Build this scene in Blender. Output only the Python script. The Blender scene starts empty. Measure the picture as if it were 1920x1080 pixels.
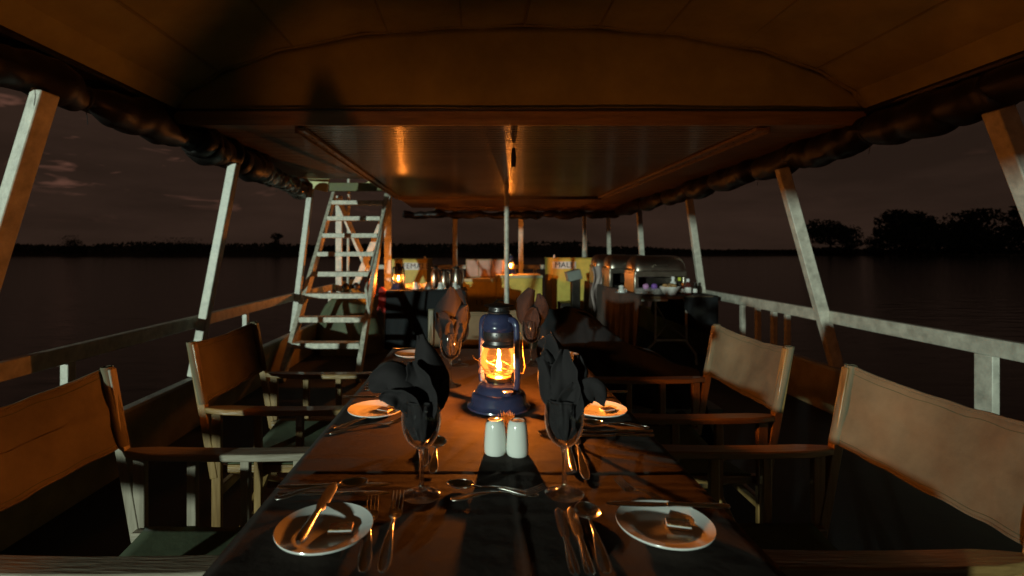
import bpy, math, random
from mathutils import Vector, Matrix, noise
R = math.radians
sc = bpy.context.scene
# ------------------------------------------------------------------ camera
CAMZ = 1.23
cam_d = bpy.data.cameras.new('camera'); cam = bpy.data.objects.new('camera', cam_d)
sc.collection.objects.link(cam); sc.camera = cam
cam.location = (0, 0, CAMZ); cam.rotation_euler = (R(90), 0, 0)
cam_d.sensor_width = 36; cam_d.lens = 18
cam_d.shift_x = 70/1920; cam_d.shift_y = -70/1920
cam_d.clip_start = 0.02; cam_d.clip_end = 3000
cam_d.dof.use_dof = True; cam_d.dof.focus_distance = 1.5; cam_d.dof.aperture_fstop = 3.2
# ------------------------------------------------------------------ render / view
sc.render.engine = 'CYCLES'
sc.view_settings.view_transform = 'Standard'; sc.view_settings.look = 'None'
sc.view_settings.exposure = 0.0; sc.view_settings.gamma = 1.0
sc.cycles.caustics_reflective = False; sc.cycles.caustics_refractive = False
sc.cycles.max_bounces = 10; sc.cycles.transparent_max_bounces = 24
sc.cycles.transmission_bounces = 10; sc.cycles.glossy_bounces = 5; sc.cycles.diffuse_bounces = 3
sc.cycles.sample_clamp_indirect = 6.0
sc.cycles.blur_glossy = 0.3
# ------------------------------------------------------------------ world: night sky with a few clouds still catching the last light
wd = bpy.data.worlds.new('World'); sc.world = wd; wd.use_nodes = True
nt = wd.node_tree; nt.nodes.clear()
def nd(t, **k):
    n = nt.nodes.new(t)
    for a, b in k.items(): setattr(n, a, b)
    return n
out = nd('ShaderNodeOutputWorld'); bg = nd('ShaderNodeBackground'); tc = nd('ShaderNodeTexCoord')
nt.links.new(bg.outputs[0], out.inputs[0])
mp = nd('ShaderNodeMapping'); mp.inputs['Scale'].default_value = (1.0, 1.0, 5.0)
nt.links.new(tc.outputs['Generated'], mp.inputs[0])
n1 = nd('ShaderNodeTexNoise'); n1.inputs['Scale'].default_value = 2.2; n1.inputs['Detail'].default_value = 8; n1.inputs['Roughness'].default_value = .6
n2 = nd('ShaderNodeTexNoise'); n2.inputs['Scale'].default_value = 10; n2.inputs['Detail'].default_value = 3; n2.inputs['Roughness'].default_value = .62; n2.inputs['Distortion'].default_value = .7
nt.links.new(mp.outputs[0], n1.inputs[0]); nt.links.new(mp.outputs[0], n2.inputs[0])
r1 = nd('ShaderNodeValToRGB'); r1.color_ramp.elements[0].position = .35; r1.color_ramp.elements[1].position = .7
r1.color_ramp.elements[0].color = (.0170, .0096, .0066, 1); r1.color_ramp.elements[1].color = (.0320, .0175, .0120, 1)
nt.links.new(n1.outputs[0], r1.inputs[0])
r2 = nd('ShaderNodeValToRGB'); r2.color_ramp.elements[0].position = .585; r2.color_ramp.elements[1].position = .74
r2.color_ramp.elements[0].color = (0, 0, 0, 1); r2.color_ramp.elements[1].color = (.11, .045, .03, 1)
nt.links.new(n2.outputs[0], r2.inputs[0])
sep = nd('ShaderNodeSeparateXYZ'); nt.links.new(tc.outputs['Generated'], sep.inputs[0])
mz = nd('ShaderNodeMapRange'); mz.inputs['From Min'].default_value = .04; mz.inputs['From Max'].default_value = .14; nt.links.new(sep.outputs[2], mz.inputs[0])
mx = nd('ShaderNodeMapRange'); mx.inputs['From Min'].default_value = .35; mx.inputs['From Max'].default_value = -.45
mx.inputs['To Min'].default_value = .08; mx.inputs['To Max'].default_value = 1.0; nt.links.new(sep.outputs[0], mx.inputs[0])
mm = nd('ShaderNodeMath', operation='MULTIPLY'); nt.links.new(mz.outputs[0], mm.inputs[0]); nt.links.new(mx.outputs[0], mm.inputs[1])
mix = nd('ShaderNodeMix', data_type='RGBA', blend_type='ADD')
nt.links.new(mm.outputs[0], mix.inputs['Factor']); nt.links.new(r1.outputs[0], mix.inputs['A']); nt.links.new(r2.outputs[0], mix.inputs['B'])
nt.links.new(mix.outputs['Result'], bg.inputs[0]); bg.inputs[1].default_value = 1.05
# ------------------------------------------------------------------ the cool deck flood behind the camera (lights posts, rails, shakers from the left rear)
ld = bpy.data.lights.new('flood_lamp', 'POINT'); ld.energy = 15500; ld.color = (.80, 1.0, .86); ld.shadow_soft_size = .22
lo = bpy.data.objects.new('flood_lamp', ld); sc.collection.objects.link(lo); lo.location = (-11.7, -18.0, 2.55)
FLAME = 6200.0
# ------------------------------------------------------------------ materials
def mat(name, col, rough=.6, metal=0., var=.15, scale=8., bump=0., bscale=60., spec=.5, coat=0., stretch=(1,1,1), col2=None, trans=0.):
    m = bpy.data.materials.new(name); m.use_nodes = True; t = m.node_tree; p = t.nodes['Principled BSDF']
    p.inputs['Roughness'].default_value = rough; p.inputs['Metallic'].default_value = metal
    p.inputs['Specular IOR Level'].default_value = spec; p.inputs['Coat Weight'].default_value = coat
    c = t.nodes.new('ShaderNodeTexCoord'); mpn = t.nodes.new('ShaderNodeMapping'); mpn.inputs['Scale'].default_value = stretch
    t.links.new(c.outputs['Object'], mpn.inputs[0])
    n = t.nodes.new('ShaderNodeTexNoise'); n.inputs['Scale'].default_value = scale; n.inputs['Detail'].default_value = 6; n.inputs['Roughness'].default_value = .65
    t.links.new(mpn.outputs[0], n.inputs[0])
    r = t.nodes.new('ShaderNodeValToRGB'); r.color_ramp.elements[0].position = .3; r.color_ramp.elements[1].position = .7
    a = [max(0, x*(1-var)) for x in col]; b = col2 if col2 else [min(1, x*(1+var)) for x in col]
    r.color_ramp.elements[0].color = (*a, 1); r.color_ramp.elements[1].color = (*b, 1)
    t.links.new(n.outputs[0], r.inputs[0]); t.links.new(r.outputs[0], p.inputs['Base Color'])
    rr = t.nodes.new('ShaderNodeMapRange'); rr.inputs['To Min'].default_value = max(.02, rough*.8); rr.inputs['To Max'].default_value = min(1, rough*1.25)
    t.links.new(n.outputs[0], rr.inputs[0]); t.links.new(rr.outputs[0], p.inputs['Roughness'])
    if bump:
        n3 = t.nodes.new('ShaderNodeTexNoise'); n3.inputs['Scale'].default_value = bscale; n3.inputs['Detail'].default_value = 4
        t.links.new(mpn.outputs[0], n3.inputs[0])
        b_ = t.nodes.new('ShaderNodeBump'); b_.inputs['Strength'].default_value = bump; b_.inputs['Distance'].default_value = .01
        t.links.new(n3.outputs[0], b_.inputs['Height']); t.links.new(b_.outputs[0], p.inputs['Normal'])
    if trans:
        tr = t.nodes.new('ShaderNodeBsdfTranslucent'); t.links.new(r.outputs[0], tr.inputs[0])
        ms = t.nodes.new('ShaderNodeMixShader'); ms.inputs[0].default_value = trans
        t.links.new(p.outputs[0], ms.inputs[1]); t.links.new(tr.outputs[0], ms.inputs[2]); t.links.new(ms.outputs[0], t.nodes['Material Output'].inputs[0])
    return m
def glass_thin(name, tint=(1,1,1), haze=0., rough=.0):
    m = bpy.data.materials.new(name); m.use_nodes = True; t = m.node_tree; t.nodes.clear()
    o = t.nodes.new('ShaderNodeOutputMaterial'); tr = t.nodes.new('ShaderNodeBsdfTransparent'); tr.inputs[0].default_value = (*tint, 1)
    g = t.nodes.new('ShaderNodeBsdfGlossy'); g.inputs['Roughness'].default_value = rough; g.inputs[0].default_value = (1, 1, 1, 1)
    f = t.nodes.new('ShaderNodeFresnel'); f.inputs[0].default_value = 1.5
    geo = t.nodes.new('ShaderNodeNewGeometry')   # same reflection seen from inside or outside the wall
    lw = t.nodes.new('ShaderNodeLayerWeight'); lw.inputs[0].default_value = .30
    s = t.nodes.new('ShaderNodeMixShader'); t.links.new(lw.outputs['Fresnel'], s.inputs[0])
    t.links.new(tr.outputs[0], s.inputs[1]); t.links.new(g.outputs[0], s.inputs[2])
    last = s
    if not haze:  # pale grazing-edge scatter put in to stand for light caught at glass rims
        lf = t.nodes.new('ShaderNodeLayerWeight'); lf.inputs[0].default_value = .5
        pw = t.nodes.new('ShaderNodeMath'); pw.operation = 'POWER'; t.links.new(lf.outputs['Facing'], pw.inputs[0]); pw.inputs[1].default_value = 5
        ml = t.nodes.new('ShaderNodeMath'); ml.operation = 'MULTIPLY'; t.links.new(pw.outputs[0], ml.inputs[0]); ml.inputs[1].default_value = .32
        d = t.nodes.new('ShaderNodeBsdfDiffuse'); d.inputs[0].default_value = (.9, .9, .9, 1)
        l = t.nodes.new('ShaderNodeBsdfTranslucent'); l.inputs[0].default_value = (.9, .9, .9, 1)
        a = t.nodes.new('ShaderNodeMixShader'); t.links.new(d.outputs[0], a.inputs[1]); t.links.new(l.outputs[0], a.inputs[2])
        s2 = t.nodes.new('ShaderNodeMixShader'); t.links.new(ml.outputs[0], s2.inputs[0]); t.links.new(s.outputs[0], s2.inputs[1]); t.links.new(a.outputs[0], s2.inputs[2]); last = s2
    if haze:
        d = t.nodes.new('ShaderNodeBsdfDiffuse'); d.inputs[0].default_value = (.9, .9, .85, 1)
        l = t.nodes.new('ShaderNodeBsdfTranslucent'); l.inputs[0].default_value = (.95, .92, .85, 1)
        a = t.nodes.new('ShaderNodeAddShader'); t.links.new(d.outputs[0], a.inputs[0]); t.links.new(l.outputs[0], a.inputs[1])
        nn = t.nodes.new('ShaderNodeTexNoise'); nn.inputs['Scale'].default_value = 25; nn.inputs['Detail'].default_value = 5
        mr = t.nodes.new('ShaderNodeMapRange'); mr.inputs['From Min'].default_value = .3; mr.inputs['From Max'].default_value = .7
        mr.inputs['To Min'].default_value = haze*.5; mr.inputs['To Max'].default_value = haze*1.6
        t.links.new(nn.outputs[0], mr.inputs[0])
        s2 = t.nodes.new('ShaderNodeMixShader'); t.links.new(mr.outputs[0], s2.inputs[0])
        t.links.new(s.outputs[0], s2.inputs[1]); t.links.new(a.outputs[0], s2.inputs[2]); last = s2
    t.links.new(last.outputs[0], o.inputs[0]); return m
def emit(name, col, s):
    m = bpy.data.materials.new(name); m.use_nodes = True; t = m.node_tree; t.nodes.clear()
    o = t.nodes.new('ShaderNodeOutputMaterial'); e = t.nodes.new('ShaderNodeEmission'); e.inputs[0].default_value = (*col, 1); e.inputs[1].default_value = s
    t.links.new(e.outputs[0], o.inputs[0]); return m
def woven(name, col, var=.15, rough=.9, trans=0., fine=900., big=6., bump=.25, fold=.0, col2=None):
    m = mat(name, col, rough, 0, var, big, 0, 1, .12, 0, (1, 1, 1), col2, trans); t = m.node_tree; p = t.nodes['Principled BSDF']
    p.inputs['Sheen Weight'].default_value = .03; p.inputs['Sheen Roughness'].default_value = .5
    c = t.nodes['Texture Coordinate']
    w1 = t.nodes.new('ShaderNodeTexNoise'); w1.inputs['Scale'].default_value = fine*.6; w1.inputs['Detail'].default_value = 3
    w3 = t.nodes.new('ShaderNodeTexNoise'); w3.inputs['Scale'].default_value = 22; w3.inputs['Detail'].default_value = 6
    for w in (w1, w3): t.links.new(c.outputs['Object'], w.inputs[0])
    a2 = t.nodes.new('ShaderNodeMath'); a2.operation = 'MULTIPLY_ADD'; t.links.new(w3.outputs[0], a2.inputs[0]); a2.inputs[1].default_value = 10; t.links.new(w1.outputs[0], a2.inputs[2])
    b = t.nodes.new('ShaderNodeBump'); b.inputs['Strength'].default_value = bump; b.inputs['Distance'].default_value = .0006
    t.links.new(a2.outputs[0], b.inputs['Height']); t.links.new(b.outputs[0], p.inputs['Normal']); return m
def wood(name, col, col2, rough=.45, coat=.2):
    return mat(name, col, rough, 0, .3, 9, .25, 40, .5, coat, (.35, 3.5, 3.5), col2)
M = dict(
 white_paint=mat('white_paint', (.50, .475, .40), .42, var=.3, scale=14, bump=.2, bscale=35, col2=(.68, .65, .55)),
 grey_paint=mat('grey_paint', (.36, .36, .32), .5, var=.3, scale=9, bump=.15, bscale=35),
 ladder_paint=mat('worn_ladder_paint', (.50, .47, .38), .45, var=.4, scale=22, bump=.2, bscale=50, col2=(.74, .70, .57)),
 bulwark=mat('bulwark_paint', (.30, .24, .12), .55, var=.35, scale=5, bump=.1, bscale=20),
 deck=mat('deck_paint', (.010, .012, .014), .75, var=.4, scale=6, bump=.2, bscale=90),
 canvas=woven('awning_canvas', (.33, .30, .125), .2, .95, 0, 500, 3, .2),
 seam=woven('seam_canvas', (.25, .22, .095), .2, .95, 0, 500, 3, .2),
 board=wood('ceiling_board', (.17, .11, .055), (.26, .18, .09), .55, .05),
 board2=wood('edge_board', (.24, .15, .07), (.34, .23, .12), .5, .1),
 tarp=mat('black_plastic_roll', (.012, .009, .008), .46, var=.4, scale=6, bump=.35, bscale=11, spec=.3),
 tarp_clear=mat('clear_plastic_roll', (.10, .085, .07), .16, var=.4, scale=6, bump=1.0, bscale=9, spec=.8),
 strap=mat('strap', (.01, .01, .01), .6),
 tablecloth=woven('tablecloth', (.040, .027, .021), .10, .88, 0, 1100, 5, .35),
 blackcloth=woven('black_cloth', (.020, .021, .023), .15, .9, 0, 900, 5, .3),
 napkin=woven('napkin_cloth', (.027, .023, .024), .15, .85, .12, 1300, 9, .25),
 browncloth=woven('buffet_cloth', (.085, .06, .05), .25, .95, 0, 700, 4, .3),
 cream=woven('cream_canvas', (.165, .138, .088), .28, .9, .12, 800, 4, .6),
 olive=woven('olive_canvas', (.075, .092, .05), .2, .9, .05, 800, 6, .35),
 olivetarp=mat('olive_tarpaulin', (.10, .115, .065), .7, var=.3, scale=3, bump=.5, bscale=7),
 chairwood=wood('chair_timber', (.20, .11, .035), (.33, .20, .07), .35, .35),
 chairgrey=wood('weathered_timber', (.24, .19, .13), (.36, .31, .23), .55, .05),
 chairwood_v=mat('chair_timber_upright', (.20, .11, .035), .35, 0, .3, 9, .2, 40, .5, .35, (3.5, 3.5, .3), (.33, .20, .07)),
 chairgrey_v=mat('weathered_timber_upright', (.24, .19, .13), .55, 0, .3, 9, .2, 40, .5, .05, (3.5, 3.5, .3), (.36, .31, .23)),
 brass=mat('brass', (.75, .5, .18), .3, 1., var=.2, scale=30),
 steel=mat('cutlery_steel', (.70, .68, .64), .2, 1., var=.06, scale=30, bump=.03, bscale=90),
 steel2=mat('chafing_steel', (.40, .36, .30), .32, 1., var=.1, scale=12, bump=.06, bscale=12),
 blue=mat('blue_enamel', (.033, .038, .088), .22, 0, var=.25, scale=18, bump=.06, bscale=30, coat=.5),
 sootmetal=mat('sooty_metal', (.10, .09, .09), .38, .8, var=.4, scale=25, bump=.1, bscale=60),
 darkmetal=mat('dark_metal', (.03, .024, .02), .45, .7, var=.4, scale=25),
 wire=mat('guard_wire', (.10, .075, .05), .35, 1., var=.3, scale=60),
 china=mat('white_china', (.74, .73, .69), .16, 0, var=.02, scale=4, coat=.6),
 ceramic=mat('shaker_ceramic', (.76, .77, .71), .12, 0, var=.02, scale=4, coat=.5),
 hole=mat('dark_holes', (.02, .02, .02), .8),
 toothpick=mat('toothpick', (.95, .86, .70), .6, var=.05, scale=40, trans=.7),
 foil=mat('gold_foil', (.28, .15, .05), .3, .7, var=.5, scale=60, bump=.4, bscale=120),
 paperwhite=mat('paper', (.72, .72, .68), .6, var=.05),
 yellow=mat('yellow_paint', (.60, .46, .085), .5, var=.2, scale=6, bump=.1, bscale=20),
 yellowtop=mat('pale_counter', (.50, .45, .26), .45, var=.2, scale=10),
 pinkpanel=mat('pink_panel', (.50, .33, .27), .35, var=.2, scale=7),
 signwhite=mat('sign_white', (.70, .70, .70), .5, var=.05),
 ink=mat('sign_ink', (.015, .015, .03), .6),
 red=mat('red_fabric', (.30, .02, .015), .8, var=.2),
 orange=mat('orange_fabric', (.50, .13, .02), .8, var=.2),
 pinkcloth=woven('pink_towel', (.42, .33, .31), .15, .95, 0, 500, 8, .5),
 bread=mat('bread', (.40, .23, .09), .8, var=.3, scale=30, bump=.4, bscale=30),
 plasticgrey=mat('grey_box', (.20, .21, .19), .5, var=.15),
 purple=mat('purple_wrap', (.22, .10, .45), .5), lime=mat('lime_cap', (.55, .60, .04), .5), capwhite=mat('white_cap', (.7, .7, .7), .4),
 sauce=mat('dark_sauce', (.10, .02, .015), .15, coat=.6),
 leaf=mat('leaf', (.030, .034, .018), .8, var=.4, scale=.3), trunk=mat('trunk', (.035, .028, .02), .9),
 soil=mat('bank_soil', (.022, .018, .012), .95, var=.3, scale=.1),
 hull=mat('hull_paint', (.10, .10, .09), .5),
 greenboard=mat('green_hatch', (.12, .12, .04), .6, var=.3, scale=5),
 limepaint=mat('pale_yellow_paint', (.60, .58, .26), .5, var=.15),
 globe=glass_thin('lantern_glass', (1, .97, .9), .0022),
 wine=glass_thin('wine_glass_wall', (.96, .97, .97), .0, .035),
 flame=emit('flame', (1.0, .27, .035), FLAME),
)
g = bpy.data.materials.new('solid_glass'); g.use_nodes = True
p = g.node_tree.nodes['Principled BSDF']; p.inputs['Transmission Weight'].default_value = 1; p.inputs['Roughness'].default_value = .06; p.inputs['IOR'].default_value = 1.5; p.inputs['Coat Weight'].default_value = .6
tt = g.node_tree; tb_ = tt.nodes.new('ShaderNodeBsdfTransparent'); ms = tt.nodes.new('ShaderNodeMixShader'); ms.inputs[0].default_value = .28
tt.links.new(p.outputs[0], ms.inputs[1]); tt.links.new(tb_.outputs[0], ms.inputs[2]); tt.links.new(ms.outputs[0], tt.nodes['Material Output'].inputs[0])
M['solid_glass'] = g
# shiny corrugated ceiling sheet: fine ridges across the boat
m = bpy.data.materials.new('corrugated_sheet'); m.use_nodes = True; t = m.node_tree; p = t.nodes['Principled BSDF']
p.inputs['Roughness'].default_value = .2; p.inputs['Metallic'].default_value = .1
c = t.nodes.new('ShaderNodeTexCoord'); w = t.nodes.new('ShaderNodeTexWave'); w.bands_direction = 'Y'; w.inputs['Scale'].default_value = 4.8; w.inputs['Distortion'].default_value = .25; w.inputs['Detail'].default_value = 2
mpn = t.nodes.new('ShaderNodeMapping'); t.links.new(c.outputs['Object'], mpn.inputs[0]); mpn.inputs['Scale'].default_value = (.25, 1, 1)
t.links.new(mpn.outputs[0], w.inputs[0])
b = t.nodes.new('ShaderNodeBump'); b.inputs['Strength'].default_value = .8; b.inputs['Distance'].default_value = .008; t.links.new(w.outputs['Fac'], b.inputs['Height']); t.links.new(b.outputs[0], p.inputs['Normal'])
n = t.nodes.new('ShaderNodeTexNoise'); n.inputs['Scale'].default_value = 2.5; n.inputs['Detail'].default_value = 8; t.links.new(mpn.outputs[0], n.inputs[0])
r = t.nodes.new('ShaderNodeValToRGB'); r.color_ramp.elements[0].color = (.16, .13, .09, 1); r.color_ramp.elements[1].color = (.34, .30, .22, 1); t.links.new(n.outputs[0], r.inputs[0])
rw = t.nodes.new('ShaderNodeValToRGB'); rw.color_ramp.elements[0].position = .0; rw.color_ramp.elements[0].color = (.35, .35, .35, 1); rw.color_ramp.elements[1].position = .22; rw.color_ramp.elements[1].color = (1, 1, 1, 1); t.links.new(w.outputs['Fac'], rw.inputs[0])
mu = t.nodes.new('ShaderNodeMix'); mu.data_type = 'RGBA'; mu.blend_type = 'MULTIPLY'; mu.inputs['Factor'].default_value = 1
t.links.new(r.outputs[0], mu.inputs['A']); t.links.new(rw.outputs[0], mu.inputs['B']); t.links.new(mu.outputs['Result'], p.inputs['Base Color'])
M['sheet'] = m
# water
m = bpy.data.materials.new('water'); m.use_nodes = True; t = m.node_tree; p = t.nodes['Principled BSDF']
p.inputs['Base Color'].default_value = (.004, .004, .004, 1); p.inputs['Roughness'].default_value = .10; p.inputs['IOR'].default_value = 1.33
c = t.nodes.new('ShaderNodeTexCoord'); mpn = t.nodes.new('ShaderNodeMapping'); mpn.inputs['Scale'].default_value = (.5, 1.6, 1); t.links.new(c.outputs['Object'], mpn.inputs[0])
n = t.nodes.new('ShaderNodeTexNoise'); n.inputs['Scale'].default_value = 1.6; n.inputs['Detail'].default_value = 6; t.links.new(mpn.outputs[0], n.inputs[0])
b = t.nodes.new('ShaderNodeBump'); b.inputs['Strength'].default_value = .35; b.inputs['Distance'].default_value = .09; t.links.new(n.outputs[0], b.inputs['Height']); t.links.new(b.outputs[0], p.inputs['Normal'])
M['water'] = m
# ------------------------------------------------------------------ mesh helpers
class MB:
    def __init__(s): s.v = []; s.f = []
    def add(s, vs, fs):
        k = len(s.v); s.v += [tuple(x) for x in vs]; s.f += [tuple(i+k for i in q) for q in fs]; return s
    def box(s, c, sz, mtx=None):
        x, y, z = [a/2 for a in sz]; vs = [Vector((i*x, j*y, k*z)) for i in (-1, 1) for j in (-1, 1) for k in (-1, 1)]
        if mtx: vs = [mtx @ q for q in vs]
        vs = [q+Vector(c) for q in vs]
        return s.add(vs, [(0,1,3,2), (4,6,7,5), (0,4,5,1), (2,3,7,6), (0,2,6,4), (1,5,7,3)])
    def bar(s, a, b, w, h, up=(0,0,1)):           # w sideways, h along up
        a = Vector(a); b = Vector(b); d = (b-a).normalized(); sd = d.cross(Vector(up))
        if sd.length < 1e-4: sd = Vector((1,0,0))
        sd.normalize(); u = sd.cross(d).normalized()
        vs = []
        for q in (a, b):
            for i, j in ((-1,-1), (1,-1), (1,1), (-1,1)): vs.append(q+sd*i*w/2+u*j*h/2)
        return s.add(vs, [(0,3,2,1), (4,5,6,7), (0,1,5,4), (1,2,6,5), (2,3,7,6), (3,0,4,7)])
    def tube(s, pts, r, n=10, cap=True, flat=1.0, squash_up=(0,0,1)):
        pts = [Vector(q) for q in pts]; rs = r if hasattr(r, '__len__') else [r]*len(pts)
        vs = []; fs = []; prev = None
        for i, q in enumerate(pts):
            d = (pts[min(i+1, len(pts)-1)]-pts[max(i-1, 0)]).normalized()
            if prev is None:
                up = Vector(squash_up) if abs(d.dot(Vector(squash_up))) < .95 else Vector((1,0,0))
                a = d.cross(up).normalized()
            else: a = (prev-d*prev.dot(d)).normalized()
            prev = a; b = a.cross(d).normalized()
            for k in range(n):
                th = 2*math.pi*k/n; vs.append(q+a*math.cos(th)*rs[i]+b*math.sin(th)*rs[i]*flat)
        for i in range(len(pts)-1):
            for k in range(n): fs.append((i*n+k, i*n+(k+1)%n, (i+1)*n+(k+1)%n, (i+1)*n+k))
        if cap: fs.append(tuple(range(n-1, -1, -1))); fs.append(tuple((len(pts)-1)*n+k for k in range(n)))
        return s.add(vs, fs)
    def lathe(s, prof, n=32, c=(0,0,0), ang=0, seg=None):
        vs = []; fs = []; m_ = len(prof)
        for k in range(n):
            th = 2*math.pi*k/n+ang
            for r_, z in prof: vs.append((c[0]+r_*math.cos(th), c[1]+r_*math.sin(th), c[2]+z))
        for k in range(n):
            for i in range(m_-1):
                a = k*m_+i; b_ = ((k+1)%n)*m_+i; fs.append((a, b_, b_+1, a+1))
        return s.add(vs, fs)
    def grid(s, fn, nu, nv):
        vs = [fn(i/nu, j/nv) for i in range(nu+1) for j in range(nv+1)]
        return s.add(vs, [(i*(nv+1)+j, (i+1)*(nv+1)+j, (i+1)*(nv+1)+j+1, i*(nv+1)+j+1) for i in range(nu) for j in range(nv)])
    def build(s, name, mt, parent=None, smooth=True, bevel=0, solid=0, sub=0, loc=None, rz=0):
        me = bpy.data.meshes.new(name); me.from_pydata(s.v, [], s.f); me.validate(); me.update()
        import bmesh
        bm = bmesh.new(); bm.from_mesh(me); bmesh.ops.remove_doubles(bm, verts=bm.verts, dist=1e-6)
        bmesh.ops.recalc_face_normals(bm, faces=bm.faces) if not solid else None
        bm.to_mesh(me); bm.free()
        me.materials.append(M[mt] if isinstance(mt, str) else mt)
        if smooth:
            me.polygons.foreach_set('use_smooth', [True]*len(me.polygons))
            me.set_sharp_from_angle(angle=R(38))
        o = bpy.data.objects.new(name, me); sc.collection.objects.link(o)
        if solid: q = o.modifiers.new('solid', 'SOLIDIFY'); q.thickness = solid; q.offset = 0
        if bevel: q = o.modifiers.new('bevel', 'BEVEL'); q.width = bevel; q.segments = 2; q.limit_method = 'ANGLE'; q.angle_limit = R(50)
        if sub: q = o.modifiers.new('sub', 'SUBSURF'); q.levels = sub; q.render_levels = sub
        if parent: o.parent = parent
        if loc is not None: o.location = loc
        o.rotation_euler.z = rz
        return o
def tag(o, label=None, cat=None, group=None, kind=None):
    for k, v in (('label', label), ('category', cat), ('group', group), ('kind', kind)):
        if v: o[k] = v
    return o
def empty(name, loc, label, cat, group=None, rz=0, rot=None):
    o = bpy.data.objects.new(name, None); sc.collection.objects.link(o); o.location = loc; o.rotation_euler.z = rz
    if rot: o.rotation_euler = rot
    o.empty_display_size = .05
    return tag(o, label, cat, group)
kids = {}
def copy_tree(o, parent=None):
    c = o.copy(); sc.collection.objects.link(c)
    if parent: c.parent = parent
    for ch in list(o.children): copy_tree(ch, c)
    return c
def again(o, loc, label, rz=None, scale=None, rot=None):
    c = copy_tree(o); c.location = loc; c['label'] = label
    if rz is not None: c.rotation_euler.z = rz
    if rot is not None: c.rotation_euler = rot
    if scale: c.scale = (scale,)*3
    return c
def wx(px, d): return (px-890)*d/960
def wz(py, d): return CAMZ-(py-470)*d/960
TZ = .75
def on_table(px, py, z=TZ):
    d = (CAMZ-z)*960/(py-470); return Vector((wx(px, d), d, z))
def nz(x, y=0, z=0): return noise.noise(Vector((x, y, z)))
# ================================================================== SETTING
MB().grid(lambda u, v: (-1500+3000*u, -1000+3400*v, -.62), 40, 40).build('water', 'water', smooth=False)['kind'] = 'structure'
XL, XR, YB, YF = -1.95, 2.70, -4.2, 10.4
deck = MB(); deck.box(((XL+XR)/2, (YB+YF)/2, -.03), (XR-XL, YF-YB, .06)); deck.build('deck', 'deck', smooth=False)['kind'] = 'structure'
hl = MB(); hl.box(((XL+XR)/2, (YB+YF)/2, -.37), (XR-XL-.1, YF-YB-.1, .61)); hl.build('hull', 'hull', smooth=False)['kind'] = 'structure'
# far banks
def scrub(x): return max(.7, 2.2+1.2*nz(x*.03, 7)+2.6*max(0, nz(x*.011+4, 2))+(1.2 if x < 40 else -.9))
def bank_y(x): return 175+18*nz(x*.008, 3.1)+(0.0 if x < 60 else min(55, (x-60)*.35))
bk = MB(); bk.grid(lambda u, v: ((-700+1400*u), bank_y(-700+1400*u)+v*v*260, -.7+(.9+.72*scrub(-700+1400*u)+.5*nz(u*160, v*8)+.3*nz(u*700, v*8))*min(1, v*v*30)), 700, 24)
bk.build('bank', 'soil')['kind'] = 'structure'
random.seed(4)
rd = MB(); vs = []; fs = []
for i in range(26000):
    x = random.uniform(-520, 520); y = bank_y(x)+1+random.random()**2*26
    hgt = 2.2+1.2*nz(x*.03, 7)+2.6*max(0, nz(x*.011+4, 2))+(1.2 if x < 40 else -.9)
    z = random.random()**.7*max(.7, hgt)+.1; s_ = random.uniform(.3, .8); a = random.uniform(0, 3.14); k = len(vs)
    dx, dy = math.cos(a)*s_, math.sin(a)*s_; t_ = random.uniform(-.4, .4)
    vs += [(x-dx, y-dy, z-s_*.5), (x+dx, y+dy, z-s_*.4), (x+dx*.4+t_, y+dy*.4, z+s_*.9)]; fs.append((k, k+1, k+2))
rd.add(vs, fs); o = rd.build('reeds', 'leaf', smooth=False); tag(o, 'dark reeds and scrub along the far river bank', 'reeds', None, 'stuff')
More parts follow.
